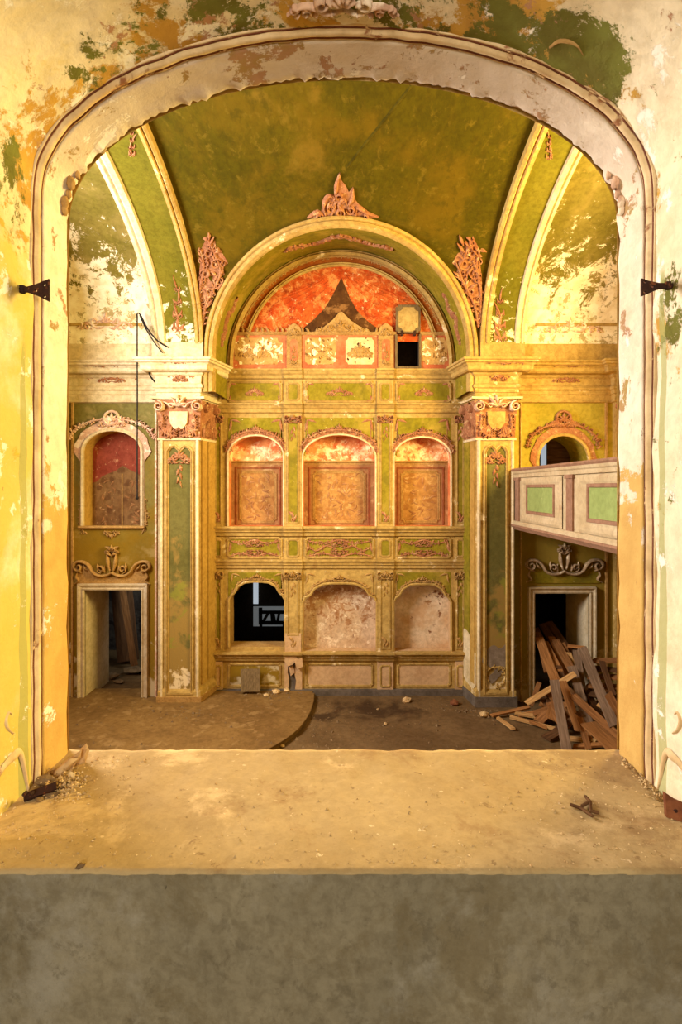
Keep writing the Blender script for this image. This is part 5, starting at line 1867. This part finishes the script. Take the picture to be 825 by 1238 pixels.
# ------------------------------------------------------------------ rubble, chunks
def chunk(name, c, r, mt, label, cat, group=None, seed=0, flat=(1, 1, 0.7), rot=(0, 0, 0)):
    rnd = random.Random(seed)
    dirs = []
    t = (1 + 5 ** 0.5) / 2
    V = [Vector(v).normalized() for v in ((-1, t, 0), (1, t, 0), (-1, -t, 0), (1, -t, 0), (0, -1, t), (0, 1, t), (0, -1, -t), (0, 1, -t), (t, 0, -1), (t, 0, 1), (-t, 0, -1), (-t, 0, 1))]
    Fc = [(0, 11, 5), (0, 5, 1), (0, 1, 7), (0, 7, 10), (0, 10, 11), (1, 5, 9), (5, 11, 4), (11, 10, 2), (10, 7, 6), (7, 1, 8), (3, 9, 4), (3, 4, 2), (3, 2, 6), (3, 6, 8), (3, 8, 9), (4, 9, 5), (2, 4, 11), (6, 2, 10), (8, 6, 7), (9, 8, 1)]
    from mathutils import Euler
    R = Euler(rot).to_matrix()
    vs = []
    for v in V:
        k = r * rnd.uniform(0.65, 1.2)
        vs.append(R @ Vector((v.x * k * flat[0], v.y * k * flat[1], v.z * k * flat[2])))
    me = bpy.data.meshes.new(name)
    me.from_pydata([tuple(v) for v in vs], [], Fc)
    me.materials.append(M[mt] if isinstance(mt, str) else mt)
    o = bpy.data.objects.new(name, me)
    COL.objects.link(o)
    o.location = c
    if label:
        tag(o, label, cat, group)
    return o


def on_ledge(px, py):
    d = 0.926 * F / (py - CY)
    return Vector(((px - CX) * d / F, d, ZL))


def on_floor(px, py, z=0.0):
    d = (H - z) * F / (py - CY)
    return Vector(((px - CX) * d / F, d, z))


# shards of plaster in the corner of the ledge
GL = 'plaster shards at the foot of the yellow jamb'
SH = [((100, 922), 0.030, (0.7, 0.5, 1.7), (0.0, 0.3, 0.2), 'pale pointed plaster shard standing upright at the ledge edge', 'chunk'),
      ((82, 930), 0.042, (1.6, 0.35, 0.5), (0.3, -0.7, 0.2), 'long thin plaster shard tilted against the yellow jamb', 'chunk'),
      ((70, 938), 0.044, (1.7, 0.3, 0.5), (0.3, -0.65, 0.5), 'second long shard below the tilted one on the jamb', 'chunk'),
      ((86, 944), 0.018, (0.8, 0.6, 1.3), (0, 0, 0), 'small pale upright lump in the rubble corner', 'chunk'),
      ((55, 948), 0.034, (1.2, 0.7, 0.6), (0, 0.2, 0), 'brown crumbling lump behind the rusty bracket', 'rubble'),
      ((74, 952), 0.024, (1.2, 0.8, 0.6), (0, 0, 1), 'dark lump in the middle of the rubble corner', 'rubble'),
      ((92, 950), 0.016, (1.2, 0.8, 0.6), (0, 0, 1), 'yellowish crumb at the rubble corner rim', 'chunk'),
      ((64, 962), 0.020, (1.3, 0.8, 0.5), (0, 0, 0.4), 'flat brown crumb in front of the rusty bracket', 'rubble'),
      ((48, 968), 0.018, (1.3, 0.8, 0.5), (0, 0, 2.0), 'small dark crumb below the rusty bracket', 'rubble')]
for i, (p, r, fl, rot, lb, mt) in enumerate(SH):
    c = on_ledge(*p)
    c.z += r * fl[2] * 0.45
    chunk('plaster_shard', c, r, mt, lb, 'shard', GL, 300 + i, fl, rot)
c = on_ledge(97, 1049)
c.z += 0.004
chunk('plaster_shard', c, 0.012, 'rubble', 'small brown lump sitting on the front rim of the ledge', 'shard', None, 333)
# rusty brackets
for nm, p, sd, lb, mt in (('rusty_bracket', (44, 966), -1, 'dark rusty metal bracket stub at the foot of the yellow jamb', 'iron'), ('rusty_bracket', (816, 990), 1, 'orange rusty plate at the foot of the whitish jamb', 'rust')):
    c = on_ledge(*p)
    root = empty(nm, c)
    tag(root, lb, 'bracket')
    m = MB()
    if sd < 0:
        A, Bv = c + Vector((-0.03, -0.015, 0.010)), c + Vector((0.045, 0.03, 0.022))
        m.tube([A, Bv], 0.015, 4)
    else:
        q = [(c.x - 0.018, 0.0), (c.x + 0.04, -0.0), (c.x + 0.04, 0.045), (c.x + 0.0, 0.055), (c.x - 0.022, 0.068)]
        m.prism(q, lambda u, v, w: (u, c.y - w + (u - c.x) * -0.7, ZL + v), -0.006, 0.006)
        m.poly(q, [], lambda u, v, w: (u, c.y - w + (u - c.x) * -0.7, ZL + v), -0.006)
    m.build('plate', mt, root)
    m = MB()
    for (a, b) in ((0.3, 0.4), (0.7, 0.65)):
        cc = c + Vector((sd * 0.01 + (a - 0.5) * 0.05, -0.03 if sd < 0 else -0.012 - (a - 0.5) * 0.035, 0.01 + b * 0.04 if sd > 0 else 0.03))
        m.tube([cc + Vector((0, 0.012, 0)), cc - Vector((0, 0.004, 0))], 0.005, 6)
    m.build('rivet', 'iron', root)
# twig on the ledge
c = on_ledge(712, 982)
root = empty('twig', c)
tag(root, 'small dark forked twig lying on the ledge near the whitish jamb', 'twig')
for pts in ([(690, 976), (702, 980), (717, 990)], [(708, 966), (714, 973), (715, 984), (725, 986)], [(704, 978), (714, 972)]):
    m = MB()
    m.tube([on_ledge(*p) + Vector((0, 0, 0.008)) for p in pts], 0.005, 5)
    m.build('branch', WOODS[4], root)

# crumbs nobody could count
def crumbs(name, pts, rs, mt, label, seed):
    rnd = random.Random(seed)
    m = MB()
    for p, r in zip(pts, rs):
        a = rnd.uniform(0, 6.28)
        vs = [p + Vector((math.cos(a + k * 2.094) * r * rnd.uniform(0.6, 1.2), math.sin(a + k * 2.094) * r * rnd.uniform(0.6, 1.2), rnd.uniform(-0.3, 0.2) * r)) for k in range(3)]
        vs.append(p + Vector((0, 0, r * rnd.uniform(0.5, 1.0))))
        m.add(vs, [(0, 1, 3), (1, 2, 3), (2, 0, 3), (0, 2, 1)])
    o = m.build(name, mt)
    tag(o, label, 'rubble', kind='stuff')
    return o


rnd = random.Random(11)
for key, mt, lb in (('a', 'chunk', 'fine pale plaster crumbs scattered over the ledge'), ('b', 'ledge', 'fine sandy crumbs scattered over the ledge')):
    pts, rs = [], []
    for i in range(700):
        u = rnd.random()
        if u < 0.33:
            x, y = rnd.gauss(-0.80, 0.10), rnd.uniform(1.42, 2.0)
        elif u < 0.62:
            x, y = rnd.gauss(0.74, 0.14), rnd.uniform(1.42, 1.98)
        else:
            x, y = rnd.uniform(-0.95, 0.95), 1.41 + abs(rnd.gauss(0, 0.2))
        if abs(x) > 0.955 or y > 2.03:
            continue
        pts.append(Vector((x, y, ZL + 0.001)))
        rs.append(abs(rnd.gauss(0.0012, 0.0016)) + 0.0010)
    for i in range(240):
        pts.append(on_ledge(rnd.gauss(76, 14), rnd.gauss(948, 9)) + Vector((0, 0, rnd.uniform(0, 0.02))))
        rs.append(rnd.uniform(0.002, 0.007))
    for i in range(160):
        t = rnd.random()
        pts.append(on_ledge(757 + 52 * t + rnd.gauss(0, 5), 915 + 60 * t + rnd.gauss(0, 4)) + Vector((0, 0, 0.002)))
        rs.append(rnd.uniform(0.002, 0.008))
    pts2 = [(p, r) for p, r in zip(pts, rs) if abs(p.x) < 0.96 and 1.4 < p.y < 2.04]
    crumbs('crumbs', [p for p, r in pts2], [r for p, r in pts2], mt, lb, 5)
# rubble on the church floor
pts, rs = [], []
for i in range(240):
    u = rnd.random()
    if u < 0.35:
        p = on_floor(rnd.gauss(380, 14), rnd.uniform(846, 905))
    elif u < 0.55:
        p = on_floor(rnd.gauss(560, 16), rnd.uniform(845, 862))
    elif u < 0.75:
        p = on_floor(rnd.uniform(385, 560), rnd.uniform(845, 905))
    else:
        p = on_floor(rnd.gauss(600, 14), rnd.gauss(864, 4))
    p.y = min(p.y, DP - 0.22 if p.x > 2.2 else DB - 0.25)
    pts.append(p)
    rs.append(abs(rnd.gauss(0.016, 0.016)) + 0.006)
crumbs('rubble', pts, rs, 'rubble', 'scattered plaster rubble on the dark church floor', 6)
pts, rs = [], []
for i in range(150):
    u = rnd.random()
    p = on_floor(rnd.gauss(330, 18), rnd.gauss(838, 4), 0.1) if u < 0.4 else on_floor(rnd.gauss(225, 20), rnd.gauss(862, 5), 0.1) if u < 0.65 else on_floor(rnd.uniform(90, 330), rnd.uniform(850, 905), 0.1)
    p.y = min(p.y, DP - 0.25 if p.x < -2.3 else DB - 0.25)
    pts.append(p)
    rs.append(abs(rnd.gauss(0.02, 0.014)) + 0.006)
crumbs('rubble', pts, rs, 'rubble', 'scattered plaster rubble on the raised platform', 7)
for i, (px, py, r, z, lb) in enumerate(((491, 849, 0.11, 0, 'rounded stone lying against the dark plinth of the end wall'), (334, 838, 0.09, 0.1, 'pale lump of rubble right of the leaning slab'), (347, 836, 0.08, 0.1, 'broken chunk below the cracked pedestal'),
                                        (322, 842, 0.06, 0.1, 'small lump just in front of the leaning slab corner'), (457, 858, 0.03, 0, 'small white stone on the dark floor stain'), (466, 876, 0.04, 0, 'small white stone in front of the dark floor stain'),
                                        (342, 903, 0.05, 0, 'white pebble below the curved platform edge'), (550, 852, 0.10, 0, 'reddish lump in the corner by the pillar foot'), (586, 866, 0.10, 0, 'pale heap of plaster at the pillar foot'))):
    c = on_floor(px, py, z)
    c.z += r * 0.35
    chunk('stone', c, r, 'chunk' if i not in (7,) else 'rust', lb, 'stone', 'stones on the church floor', 400 + i)
# fallen pieces in the passage doorway
for i, (x, y, r, lb) in enumerate(((-5.3, 13.2, 0.16, 'pale broken slab piece on the doorway floor below the red niche'), (-4.9, 13.6, 0.2, 'dark lump of rubble inside the empty doorway'), (-5.0, 12.9, 0.1, 'small grey lump inside the empty doorway'))):
    chunk('stone', (x, y, r * 0.4), r, 'rubble', lb, 'stone', None, 430 + i, (1.4, 1, 0.5))
